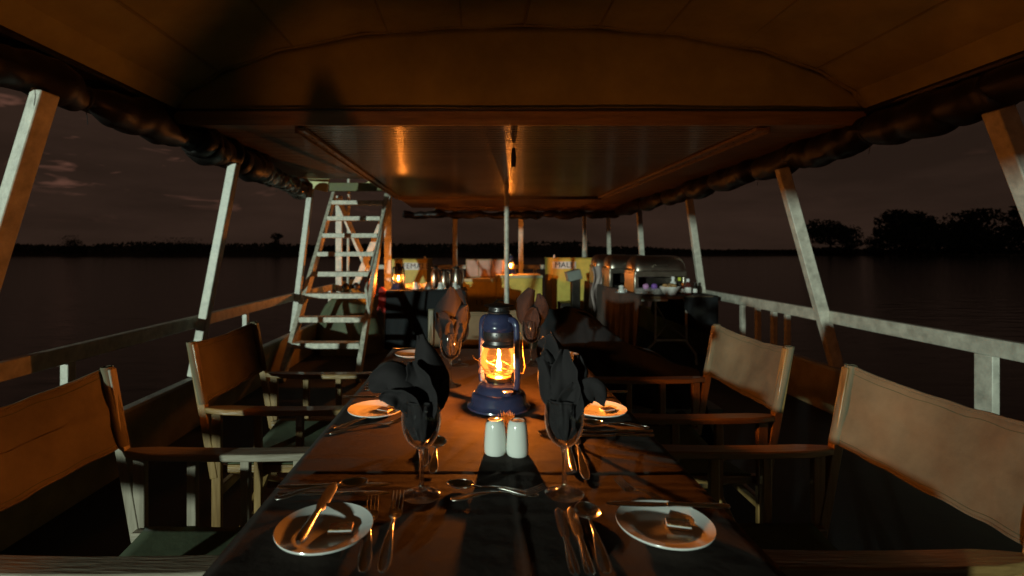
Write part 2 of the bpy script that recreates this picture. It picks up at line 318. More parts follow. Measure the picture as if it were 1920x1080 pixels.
def tree(name, px, d, hpx, wpx, label, seed, flat=.55, low=.25, n=2600):
    random.seed(seed); x = wx(px, d); H = hpx*d/960; Wd = wpx*d/960/2; z0 = .2
    t0 = empty(name, (x, d, z0), label, 'tree', 'trees on the far bank')
    tk = MB(); tk.tube([(0,0,-.6), (.3,0,H*.2), (-.2,.1,H*.45), (.1,0,H*.7)], [Wd*.05, Wd*.04, Wd*.03, Wd*.01], 8)
    lobes = []
    for i in range(16):
        a = random.uniform(0, 6.28); q = random.random()**.6*(.9 if i < 9 else 1.1); lx = math.cos(a)*Wd*.72*q; ly = math.sin(a)*Wd*.6*q
        lz = H*(low+ (1-low)*((.45 if i < 9 else .12)+.38*random.random())*(1.05-.45*q*q)); lr = Wd*random.uniform(.36, .54); lobes.append((lx, ly, lz, lr))
        tk.tube([(0,0,H*.25), (lx*.5, ly*.5, lz*.62), (lx, ly, lz)], [Wd*.022, Wd*.014, Wd*.004], 5)
    tk.build('trunk', 'trunk', t0)
    vs = []; fs = []
    for i in range(n):
        lx, ly, lz, lr = random.choice(lobes); v_ = Vector([random.gauss(0, 1) for _ in range(3)]).normalized()*(random.random()**.4)*lr
        c_ = Vector((lx, ly, lz))+Vector((v_.x, v_.y, v_.z*flat))
        c_.z = max(.2, min(H, c_.z)); s_ = random.uniform(.35, 1.0)*H*.055
        a = Vector([random.gauss(0, 1) for _ in range(3)]).normalized(); b = a.cross(Vector((.3, .5, .8))).normalized(); k = len(vs)
        vs += [c_-a*s_, c_+b*s_*.6, c_+a*s_, c_-b*s_*.6]; fs.append((k, k+1, k+2, k+3))
    for i in range(n//3):
        a = random.uniform(0, 6.28); q = random.random()**.5*Wd*.95; c_ = Vector((math.cos(a)*q, math.sin(a)*q*.6, random.random()**1.5*H*(.45 if low < .15 else .16))); s_ = random.uniform(.4, 1)*H*.05
        a = Vector([random.gauss(0, 1) for _ in range(3)]).normalized(); b = a.cross(Vector((.3, .5, .8))).normalized(); k = len(vs)
        vs += [c_-a*s_, c_+b*s_*.6, c_+a*s_, c_-b*s_*.6]; fs.append((k, k+1, k+2, k+3))
    MB().add(vs, fs).build('crown', 'leaf', t0, smooth=False); return t0
tree('shade_tree', 1556, 205, 70, 100, 'small flat-topped tree on the far bank, leftmost of the dark trees right of the boat', 11, low=.2)
tree('shade_tree', 1706, 205, 96, 130, 'tallest rounded dark tree on the far right bank', 12, low=.1, n=3600)
tree('shade_tree', 1640, 207, 38, 40, 'low bush tree between the small flat tree and the tall rounded one', 13, low=0, n=1200)
tree('shade_tree', 1822, 210, 88, 130, 'broad dark tree right of the tallest tree on the far bank', 14, low=.05, n=3200)
tree('shade_tree', 1935, 205, 96, 150, 'dark tree cut by the right edge of the view on the far bank', 15, low=.05, n=3200)
tree('shade_tree', 132, 175, 34, 56, 'low square-topped bush tree far off beyond the left rail', 16, low=0, flat=.8, n=1200)
tree('shade_tree', 521, 180, 46, 26, 'narrow upright tree on the far bank left of the ladder', 17, low=.1, n=900)
tree('shade_tree', 330, 180, 30, 120, 'long low thicket tree on the far bank above the left rail', 18, low=0, n=1800)
# ================================================================== BOAT
def bulwark(x, name, label):
    r0 = empty(name, (x, 0, 0), label, 'low wall')
    b = MB(); b.box((0, (YB+YF)/2, .165), (.035, YF-YB, .33)); b.build('panel', 'bulwark', r0, bevel=.004)
    b = MB(); b.box((0, (YB+YF)/2, .3425), (.06, YF-YB, .022)); b.build('capping', 'grey_paint', r0, bevel=.004)
bulwark(XL, 'bulwark', 'low painted side wall of the deck on the side of the ladder')
bulwark(XR, 'bulwark', 'low painted side wall of the deck on the side of the buffet')
def rail(x, z, hh, name, label, y0, y1, studs, wd=.05):
    r0 = empty(name, (x, 0, 0), label, 'railing')
    b = MB(); b.box((0, (y0+y1)/2, z-hh/2), (.045, y1-y0, hh)); b.build('top_rail', 'white_paint', r0, bevel=.005)
    for y, w_ in studs:
        b = MB(); b.box((0, y, (.3535+z-hh)/2), (.04, w_, z-hh-.3535)); b.build('baluster', 'white_paint', r0, bevel=.004)
rail(XL, .774, .08, 'side_railing', 'white railing above the low wall beside the ladder, with few uprights', YB, 8.6, [(2.455, .05), (4.36, .05), (.55, .05), (6.9, .05)])
rail(XR, .774, .092, 'side_railing', 'white railing with close uprights above the low wall near the buffet', YB, 10.3, [(2.70, .10), (4.62, .05), (4.88, .05), (4.42, .04), (5.16, .05), (.8, .09), (7.0, .05), (8.9, .05)])
# nudge: the thick double upright of the photograph
def post(x0, x1, y, z0, z1, w_, label, name='roof_post', dp=.06, mt='white_paint', grp='posts holding up the roof'):
    o = MB(); o.bar((x0, y, z0), (x1, y, z1), w_, dp, up=(0, 1, 0)); q = o.build(name, mt, bevel=.006); tag(q, label, 'post', grp); return q
post(-2.16, -1.70, 2.03, .36, 1.86, .048, 'nearest leaning roof post beside the armchair with the brown-lit back', dp=.09)
post(-1.95, -1.665, 3.55, .36, 1.84, .06, 'leaning roof post rising behind the second armchair on the ladder side', dp=.07)
post(-1.95, -1.76, 5.50, .36, 1.90, .06, 'leaning roof post standing just in front of the foot of the ladder', dp=.06)
post(2.96, 2.38, 2.33, .36, 1.875, .085, 'nearest roof post on the buffet side, cut by the right edge of the view', dp=.08)
post(2.76, 2.34, 3.90, .34, 1.86, .085, 'leaning roof post between the two cream-backed armchairs and the river', dp=.06)
post(2.70, 2.49, 5.96, .36, 1.87, .075, 'leaning roof post at the near end of the buffet table')
post(2.68, 2.58, 8.05, .36, 1.92, .075, 'roof post rising behind the larger chafing dish')
post(2.62, 2.58, 9.9, .36, 1.92, .07, 'roof post rising behind the smaller chafing dish')
post(1.97, 2.02, 9.4, 0, 1.92, .05, 'thin roof post behind the MALE cabinet, the one nearer the middle')
post(2.12, 2.00, 9.4, 0, 1.92, .05, 'thin leaning roof post behind the MALE cabinet, nearer the river')
post(-.345, -.345, 9.0, 0, 1.95, .085, 'white roof post rising behind the coffee flasks')
post(.83, .83, 9.2, 0, 1.95, .085, 'brownish-lit roof post behind the counter lantern')
o = MB(); o.tube([(.375, 6.0, 0), (.375, 6.0, 2.0)], .029, 14); tag(o.build('roof_post', 'white_paint'), 'round centre post rising behind the blue lantern', 'post', 'posts holding up the roof')
# rear rail
r0 = empty('rear_railing', (0, 9.8, 0), 'white railing across the far end of the deck', 'railing')
b = MB(); b.box(((XL+XR)/2, 0, .92), (XR-XL, .05, .08)); b.build('top_rail', 'white_paint', r0, bevel=.005)
for x in (-1.2, .3, 1.15, 2.3):
    b = MB(); b.box((x, 0, .44), (.05, .04, .88)); b.build('baluster', 'white_paint', r0, bevel=.004)
# canopy (near, vaulted)
YG = 3.17
arch = [(-1.85,2.09), (-1.78,2.21), (-1.57,2.336), (-1.22,2.47), (-.69,2.57), (-.17,2.61), (.28,2.622), (.79,2.612), (1.25,2.57), (1.78,2.47), (2.13,2.336), (2.34,2.21), (2.41,2.09)]
def archpt(u):
    t_ = u*(len(arch)-1); i = min(int(t_), len(arch)-2); f = t_-i
    return arch[i][0]*(1-f)+arch[i+1][0]*f, arch[i][1]*(1-f)+arch[i+1][1]*f
cn = empty('canvas_awning', (0, 0, 0), 'vaulted cream canvas awning over the near half of the deck', 'awning')
def cvf(u, v):
    x, z = archpt(u); y = YG+.04-v*7.24
    return (x, y, z-.010*abs(math.sin(u*12*math.pi))*(u > .05)*(u < .95)+.010*nz(x*2, y*1.5)+.004*nz(x*6, y*2.5))
MB().grid(cvf, 72, 60).build('roof_cloth', 'canvas', cn, solid=.004)
def gbl(u, v):
    x, z = archpt(u); zz = 2.06+(z-2.06)*v
    return (x, YG+.016*nz(x*2.2, zz*4)+.006*nz(x*7, zz*9)+.01, zz)
MB().grid(gbl, 60, 12).build('gable_cloth', 'canvas', cn, solid=.004)
def flood_screen(u, v):
    x, z = archpt(u); return (x, -4.0, 1.72+(z-1.72)*v)
MB().grid(flood_screen, 40, 8).build('gable_cloth', 'canvas', cn, solid=.004)  # unseen rear cloth, added behind the camera to keep the flood off the vault
for i, u in enumerate((2/12, 3.2/12, 4.3/12, 5.2/12, 6.05/12, 6.95/12, 7.8/12, 8.7/12, 9.9/12)):
    x, z = archpt(u); tg = archpt(u+.02); a = math.atan2(tg[1]-z, tg[0]-x)
    b = MB(); b.tube([(x, YG-.02, z-.009), (x, YG-7, z-.009)], .007, 8); b.build('roof_rib', 'seam', cn)
hb = MB(); hb.tube([(archpt(i/60)[0], YG-.03, archpt(i/60)[1]-.010) for i in range(4, 57)], .008, 8); hb.build('hoop', 'seam', cn)
b = MB(); b.box((.28, YG-.012, 2.045), (4.26, .028, .088)); b.build('beam', 'board2', cn, bevel=.004)
b = MB(); b.tube([(-1.85, YG-.03, 2.094), (.3, YG-.032, 2.097), (2.41, YG-.03, 2.09)], .006, 6); b.build('lacing', 'strap', cn)
for sx in (-1.86, 2.42):
    MB().grid(lambda u, v: (sx*1.008+.01*math.sin(u*60)*v, -4.1+(YG+4.14)*u, 2.13-.23*v), 90, 6).build('valance', 'tarp', cn, solid=.004)
for sx, q in ((-1.85, 'l'), (2.41, 'r')):
    b = MB(); b.tube([(sx, YG, 2.09), (sx, -4, 2.09)], .02, 8); b.build('edge_pole', 'darkmetal', cn)
# low ceiling
ce = empty('ceiling', (0, 0, 0), None, None); ce['kind'] = 'structure'
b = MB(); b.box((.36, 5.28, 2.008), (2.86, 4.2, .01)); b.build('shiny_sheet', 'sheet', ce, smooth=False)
def plank(x0, x1, y0, y1, z, nm='plank', mt='board', th=.02):
    b = MB(); b.box(((x0+x1)/2, (y0+y1)/2, z), (x1-x0, y1-y0, th)); return b.build(nm, mt, ce, bevel=.003)
y = YG+.03
while y < 8.9:
    for x0, x1 in ((-2.0, -1.10), (1.82, 2.62)):
        if x0 < -1.5 and y > 5.7: continue
        plank(x0, x1, y, y+.145, 2.045)
    y += .15
y = 7.40
while y < 8.9: plank(-1.10, 1.82, y, y+.2, 1.995, mt='board2'); y += .204
plank(-1.10, 1.82, 7.33, 7.395, 1.985, 'cross_board', 'board2', .05)
plank(-1.115, -1.06, YG+.03, 7.32, 1.99, 'edge_trim', 'board2', .022); plank(-1.125, -1.107, YG+.03, 7.32, 1.985, 'edge_lip', 'board', .045)
plank(1.76, 1.83, YG+.03, 7.32, 1.99, 'edge_trim', 'board2', .022); plank(1.832, 1.85, YG+.03, 7.32, 1.985, 'edge_lip', 'board', .045)
for x_ in (-1.088, 1.795):
    b = MB()
    for k in range(34): b.lathe([(.007, 0), (.006, -.0025), (0, -.003)], 8, (x_+.012*((k%2)-.5), YG+.12+k*.125, 1.979))
    b.build('screw_heads', 'hole', ce)
plank(-2.0, 2.62, YG+.03, YG+.12, 2.022, 'front_soffit', 'board2', .02)
b = MB(); b.box((.95, 8.92, 1.98), (3.3, .04, .12)); b.build('rear_beam', 'board2', ce, bevel=.004)
b = MB(); b.box((.75, 6.1, 2.12), (3.75, 5.8, .05)); b.box((-1.55, 4.45, 2.12), (.84, 2.45, .05)); b.build('upper_deck', 'board', ce)
# rolled side curtains
def roll(pts, label, seed, straps=(), mt='tarp', rmin=.07, rmax=.10, sag=.05):
    random.seed(seed); P0 = [Vector(q) for q in pts]; path = []; rr = []
    n_ = 46
    L = (P0[-1]-P0[0]).length
    o = empty('rolled_curtain', tuple(P0[0]), label, 'rolled curtain', 'rolled-up plastic side curtains')
    for i in range(n_+1):
        t_ = i/n_; k = t_*(len(P0)-1); j = min(int(k), len(P0)-2); f = k-j
        q = P0[j]*(1-f)+P0[j+1]*f
        ph = min([abs(t_-s_) for s_ in straps]+[.5]); pinch = math.exp(-(ph/.03)**2)
        q = q+Vector((.02*nz(t_*9, seed), .0, -sag*math.sin(math.pi*((t_*(len(straps)+1))%1))*.5+.03*nz(t_*14, seed+5)))
        path.append(q-P0[0]); rr.append((rmin+(rmax-rmin)*(.5+.9*nz(t_*11, seed*1.7)))*(1-.45*pinch)+.008*nz(t_*60, seed))
    b = MB(); b.tube(path, rr, 18)
    vs = []
    for i, v in enumerate(b.v):
        vv = Vector(v); dsp = .012*nz(vv.x*14+seed, vv.y*9, vv.z*22)+.008*nz(vv.x*50, vv.y*30, vv.z*60); vs.append((vv.x+dsp, vv.y, vv.z+dsp*1.2))
    b.v = vs; b.build('roll', mt, o, sub=1)
    for s_ in straps:
        i = int(s_*n_); c_ = path[i]; d_ = (path[min(i+1, n_)]-path[max(0, i-1)]).normalized(); a = d_.cross(Vector((0,0,1))).normalized()
        b = MB(); rq = rr[i]+.004
        b.tube([c_+a*math.cos(th)*rq*1.03+Vector((0,0,1))*(math.sin(th)*rq*1.05) for th in [k*math.pi/10 for k in range(20)]]+[c_+a*rq*1.03], .006, 6); 
        b.tube([c_+Vector((0, .01, -rq)), c_+Vector((.006, .012, -rq-.03)), c_+Vector((.004, .02, -rq-.07))], .0018, 5)
        b.build('strap', 'strap', o)
    return o
roll([(-1.80, -3.9, 1.97), (-1.80, 1.6, 1.955)], 'rolled black plastic curtain nearest the view on the ladder side', 3, (.25, .55, .8))
roll([(-1.80, 1.6, 1.955), (-1.80, 3.35, 1.95)], 'rolled black plastic curtain between the two nearest posts on the ladder side', 8, (.12, .45))
roll([(-1.79, 3.25, 1.95), (-1.82, 4.35, 1.94)], 'shiny crumpled curtain roll above the second armchair on the ladder side', 12, (.5,), 'tarp', .09, .13)
roll([(-1.83, 4.3, 1.93), (-1.88, 5.6, 1.90)], 'crumpled curtain roll ending beside the top of the ladder', 15, (.35, .75), 'tarp_clear', .08, .12)
roll([(2.36, -3.9, 1.98), (2.38, 2.4, 1.97)], 'rolled black curtain nearest the view on the buffet side', 21, (.3, .6, .88))
roll([(2.38, 2.3, 1.97), (2.42, 3.9, 1.95)], 'rolled black curtain above the cream-backed armchairs', 24, (.5,), 'tarp', .09, .12)
roll([(2.42, 3.8, 1.95), (2.46, 5.9, 1.93)], 'shiny crumpled curtain roll between the two posts before the buffet', 27, (.3, .7), 'tarp', .09, .12)
roll([(2.46, 5.8, 1.92), (2.46, 8.7, 1.92)], 'rolled curtain hanging above the chafing dishes', 30, (.3, .6), 'tarp', .08, .11)
roll([(-1.25, 8.85, 1.87), (.7, 8.85, 1.86)], 'rolled curtain across the far end, above the coffee flasks', 33, (.4, .75), 'tarp', .05, .075)
roll([(.62, 8.87, 1.865), (2.5, 8.87, 1.88)], 'rolled curtain across the far end, above the MALE cabinet', 36, (.3, .7), 'tarp', .055, .08)
# hanging torch under the shiny sheet
h0 = empty('hanging_torch', (.285, 3.75, 2.0), 'small black torch hanging from the shiny ceiling', 'torch')
b = MB(); b.lathe([(0,-.16), (.016,-.158), (.019,-.12), (.017,-.05), (.011,-.02), (0,-.015)], 14); b.build('body', 'darkmetal', h0)
b = MB(); b.tube([(0,0,-.02), (0,0,.0)], .002, 5); b.tube([(-.05,0,-.03), (.05,0,-.028)], .002, 5); b.build('cord', 'strap', h0)
# ---------------- ladder
ld0 = empty('deck_ladder', (0, 0, 0), 'steep white wooden ladder leading to the upper deck', 'ladder')
A0 = Vector((-1.80, 4.76, 0)); A1 = Vector((-1.89, 6.88, 1.98))
for nm, xo0, xo1 in (('a', 0, 0), ('b', .71, .71)):
    b = MB(); b.bar((A0.x+xo0, A0.y, .02), (A1.x+xo1, A1.y, A1.z), .045, .11, up=(0, -.7, .7)); b.build('stile', 'ladder_paint', ld0, bevel=.004)
for k in range(8):
    t_ = (.30+k*.2225)/1.98; q = A0.lerp(A1, t_); q.z = .30+k*.2225
    b = MB(); b.box((q.x+.355, q.y-.02, q.z), (.665, .15, .055)); b.build('tread', 'ladder_paint', ld0, bevel=.005)
b = MB()
for xo in (.755,):
    b.tube([(A0.x+xo, A0.y+.35, .55), (A0.x+xo-.02, A0.y+.25, .85), (A1.x+xo, A1.y-.1, 1.98)], .014, 8)
b.build('handrail', 'white_paint', ld0)
# stair frame with crossed braces
sf = empty('braced_stair_frame', (0, 7.02, 0), 'white timber frame with crossed braces behind the ladder', 'frame')
for x, w_ in ((-1.86, .085), (-1.19, .095)):
    b = MB(); b.box((x, 0, .99), (w_, .05, 1.98)); b.build('upright', 'white_paint', sf, bevel=.004)
b = MB(); b.bar((-1.87, -.045, 1.95), (-1.36, -.045, .75), .085, .03, up=(0,1,0)); b.build('brace', 'white_paint', sf, bevel=.004)
b = MB(); b.bar((-1.20, -.08, 1.75), (-1.62, -.08, .75), .085, .03, up=(0,1,0)); b.build('brace', 'white_paint', sf, bevel=.004)
b = MB(); b.tube([(-1.77, .1, 0), (-1.75, .1, 2.3)], .022, 10); b.build('pole', 'white_paint', sf)
# hatch over the ladder
hc = empty('stair_hatch', (0, 0, 0), 'green board hatch at the head of the ladder', 'hatch')
b = MB(); b.box((-1.55, 6.80, 2.075), (.76, .03, .11)); b.build('kick_board', 'greenboard', hc, bevel=.004)
b = MB(); b.box((-1.80, 5.9, 2.03), (.24, .03, .20), Matrix.Rotation(R(12), 3, 'Y')); b.build('side_board', 'limepaint', hc, bevel=.004)
b = MB(); b.add([(-1.62, 7.3, 2.165), (-1.12, 7.3, 2.165), (-1.40, 7.3, 2.27), (-1.62, 7.33, 2.165), (-1.12, 7.33, 2.165), (-1.40, 7.33, 2.27)], [(0,1,2), (5,4,3), (0,3,4,1), (1,4,5,2), (2,5,3,0)]); b.build('gusset', 'limepaint', hc, smooth=False)
# tarpaulin heap, red vest
def heap(c_, sx, sy, sz, seed, mt, name, label, cat):
    def f(u, v):
        a = u*2*math.pi; r_ = v; rad = 1+.22*nz(math.cos(a)*1.5+seed, math.sin(a)*1.5)
        x = math.cos(a)*r_*rad*sx; y = math.sin(a)*r_*rad*sy; h_ = (1-r_**3.0)
        z = sz*h_*(1+.35*nz(x*3+seed, y*3, 1))+.05*abs(nz(x*9, y*9, seed))*sz*4*(1-r_)
        return (x, y, max(0.004, z))
    o = MB().grid(f, 60, 26).build(name, mt, loc=c_); tag(o, label, cat); return o
heap((-1.56, 6.35, 0), .42, .42, .74, 2.0, 'olivetarp', 'tarpaulin_heap', 'olive green tarpaulin covering a heap behind the ladder', 'tarpaulin')
o = MB().grid(lambda u, v: (-.07+.14*u+.02*v, .03*math.sin(u*5+v*3), .22*v+.02*math.sin(u*7)), 8, 10).build('life_vest', 'orange', loc=(-1.36, 6.62, .62), solid=.03); tag(o, 'orange life vest hanging on the crossed braces behind the ladder', 'life vest')
o = MB().grid(lambda u, v: (-.06+.12*u+.03*v, .03*math.sin(u*5+v*3), .26*v+.03*math.sin(u*6)), 8, 10).build('red_jacket', 'red', loc=(-1.13, 6.25, .50), solid=.03); tag(o, 'red jacket hanging beside the draped coffee table', 'jacket')
b = MB(); b.lathe([(0,0), (.05,0), (.055,.03), (.03,.06), (0,.07)], 14, (-.04,0,0)); b.lathe([(0,0), (.05,0), (.05,.04), (.02,.07), (0,.075)], 14, (.08,.02,0)); tag(b.build('pot_pair', 'darkmetal', loc=(-1.56, 6.36, .76)), 'dark pots resting on the olive tarpaulin', 'pots')
# ================================================================== CHAIRS
def chair(loc, rz, label, woodmt='chairwood', backmt='cream', sag=.03):
    c0 = empty('folding_armchair', loc, label, 'armchair', 'canvas armchairs round the dining table', rz)
    Wd = .28
    def f(u, v):   # back canvas: v along width, u up
        y = -Wd-.012+(2*Wd+.024)*v; s_ = math.sin(math.pi*v)
        z = .645+.235*u - (.012+sag*.5)*s_*(1 if u > .5 else .6)+.004*nz(u*6, v*9); x = -.30-.05*u-sag*s_*(.8+.4*u)+.007*nz(v*7, u*4, loc[1]*3)+.003*math.sin(v*16+u*9)*(1-u)
        return (x, y, z)
    bm = MB(); bm.grid(f, 14, 30)
    bk_ = bm.build('backrest', backmt, c0, solid=.003)
    for uu in (.91, .06):
        hm = MB(); hm.tube([Vector(f(uu, j/40))+Vector((.0022 if True else 0, 0, 0)) for j in range(41)], .0009, 5); hm.build('stitching', 'olive', bk_)
    hm = MB(); hm.tube([Vector(f(.01, j/30)) for j in range(31)], .004, 6); hm.build('hem', backmt, bk_)
    hm = MB(); hm.tube([Vector(f(.985, j/30))+Vector((0,0,.0)) for j in range(31)], .005, 6); hm.build('hem', backmt, bk_)
    for s_ in (-1, 1):
        b = MB(); b.grid(lambda u, v: (-.30-.05*u+.016*math.cos(v*2*math.pi), s_*Wd+.019*math.sin(v*2*math.pi), .643+.237*u), 6, 14); b.build('canvas_sleeve', backmt, bk_)
        b = MB(); b.bar((-.255, s_*Wd, .36), (-.345, s_*Wd, .872), .028, .030, up=(1,0,0)); b.build('back_post', woodmt+'_v', c0, bevel=.003)
        # armrest: long paddle, rounded at the back end
        b = MB(); n_ = 14; pr = []
        for k in range(n_+1):
            u = k/n_; pr.append((-.29+.60*u, .031*min(1, .45+u*4.5)*(1 if u < .9 else 1-.3*(u-.9)/.1), .620-.006*math.sin(u*3.0)))
        vs = []; fs = []
        for x, w_, z in pr: vs += [(x, s_*Wd-w_, z-.011), (x, s_*Wd+w_, z-.011), (x, s_*Wd+w_, z+.011), (x, s_*Wd-w_, z+.011)]
        for k in range(n_):
            for j in range(4): fs.append((k*4+j, k*4+(j+1)%4, (k+1)*4+(j+1)%4, (k+1)*4+j))
        fs += [(3, 2, 1, 0), tuple(n_*4+j for j in range(4))]; b.add(vs, fs)
        b.build('armrest', woodmt, c0, bevel=.004)
        for x, w_ in ((-.248, .036), (-.09, .028), (.07, .028), (.23, .03)):
            b = MB(); b.box((x, s_*Wd, .355), (w_, .022, .508)); b.build('side_slat', woodmt+'_v', c0, bevel=.003)
        b = MB(); b.box((0, s_*Wd, .085), (.56, .028, .036)); b.build('base_runner', woodmt, c0, bevel=.003)
        b = MB(); b.box((0, s_*(Wd-.03), .385), (.50, .026, .03)); b.build('seat_rail', woodmt, c0, bevel=.003)
        for x in (-.19, .19):
            b = MB(); b.bar((x+.012*s_, s_*(Wd-.03), .375), (x+.012*s_, -s_*(Wd-.01), .10), .020, .034, up=(1,0,0)); b.build('crossed_leg', woodmt+'_v', c0, bevel=.003)
    b = MB(); b.grid(lambda u, v: (-.22+.44*u, -(Wd-.03)*1.05+2*(Wd-.03)*1.05*v, .405-.028*math.sin(math.pi*v)+.003*nz(u*5, v*5)), 12, 20); b.build('seat', 'olive', c0, solid=.003)
    for x in (-.25,):
        b = MB(); b.box((x, 0, .30), (.022, 2*Wd-.03, .04)); b.build('cross_rail', woodmt, c0, bevel=.003)
    return c0
chair((-.76, 1.265, 0), R(0), 'nearest armchair on the ladder side, canvas back lit brown and cut off', 'chairgrey', 'cream', .07)
chair((-.74, 2.245, 0), R(0), 'second armchair on the ladder side, in front of the ladder foot', 'chairwood', 'cream', .025)
chair((.80, 1.285, 0), R(180), 'nearest armchair on the buffet side with a wide cream canvas back', 'chairwood', 'cream', .03)
chair((.80, 2.15, 0), R(180), 'second armchair on the buffet side, below the white railing', 'chairwood', 'cream', .03)
c5 = chair((.02, 2.72, 0), R(-90), 'pale armchair at the far end of the dining table behind the lantern', 'chairgrey', 'cream', .02)
# ================================================================== DINING TABLE
TX0, TX1, TY0, TY1 = -.405, .465, .25, 2.50
tb = empty('dining_table', (0, 0, 0), 'long dining table under a dark tablecloth', 'table')
b = MB(); b.box(((TX0+TX1)/2, (TY0+TY1)/2, .735), (TX1-TX0-.01, TY1-TY0-.01, .022)); b.build('tabletop', 'board', tb)
for x in (TX0+.12, TX1-.12):
    for y in (TY0+.2, TY1-.2):
        b = MB(); b.box((x, y, .362), (.04, .04, .724)); b.build('leg', 'darkmetal', tb, bevel=.003)
def sstep(a, b_, x): t_ = max(0, min(1, (x-a)/(b_-a))); return t_*t_*(3-2*t_)
def clothtop(x, y):
    z = TZ
    z += .0028*(sstep(1.098, 1.108, y+.006*x+.004*nz(x*3, 1)))*(1-sstep(1.10, 1.9, y))      # overlap of two cloths
    for (yc, h_, w_) in ((1.035, .0015, .010), (1.17, .0010, .015), (.93, .0009, .014), (1.065, .0008, .008), (1.0, .0008, .010), (1.34, .0007, .016)):
        yy = yc+.02*nz(x*2.2+yc*9, 4)-.01*x; z += h_*math.exp(-((y-yy)/w_)**2)*(.5+.9*max(0, nz(x*3+yc*5, 8)+.35))
    z += .0022*math.exp(-((x-.082-.006*nz(y*4, 2))/.006)**2)*sstep(1.25, 1.0, y)
    z += .0014*nz(x*7, y*9, 2)+.0006*nz(x*20, y*26, 5)
    # diagonal pull folds to the right
    q = (y-1.30)+(x-.2)*.55; z += .0022*math.exp(-(q/.012)**2)*sstep(.20, .32, x)
    q = (y-1.22)+(x-.2)*.38; z += .0016*math.exp(-(q/.010)**2)*sstep(.16, .25, x)
    return z
def clothf(u, v):
    # u: across with drop on both sides, v: along
    y = TY0+(TY1-TY0)*v; D = .30; Wt = TX1-TX0; s_ = u*(Wt+2*D)-D
    if s_ < 0:
        k = -s_; wv = .020*math.sin(y*17+1.2*math.sin(y*5))*min(1, k/.12); wv = abs(wv)*.5; return (TX0-.001+.03*k+wv*.6, y, TZ-.004-k)
    if s_ > Wt:
        k = s_-Wt; wv = .020*math.sin(y*15+2)*min(1, k/.12); return (TX1+.001-.03*k-abs(wv)*.3, y, TZ-.004-k)
    return (TX0+s_, y, clothtop(TX0+s_, y)-.006*(1-min(1, min(s_, Wt-s_)/.02))**2)
b = MB(); b.grid(clothf, 260, 560)
o = b.build('tablecloth', 'tablecloth'); tag(o, 'dark brown creased cloth spread over the dining table', 'tablecloth')
b = MB(); b.grid(lambda u, v: (TX0+(TX1-TX0)*u, TY1+.012+.02*v+.012*math.sin(u*30)*v, TZ-.001-.30*v), 80, 14); b.build('end_drop', 'tablecloth', o)
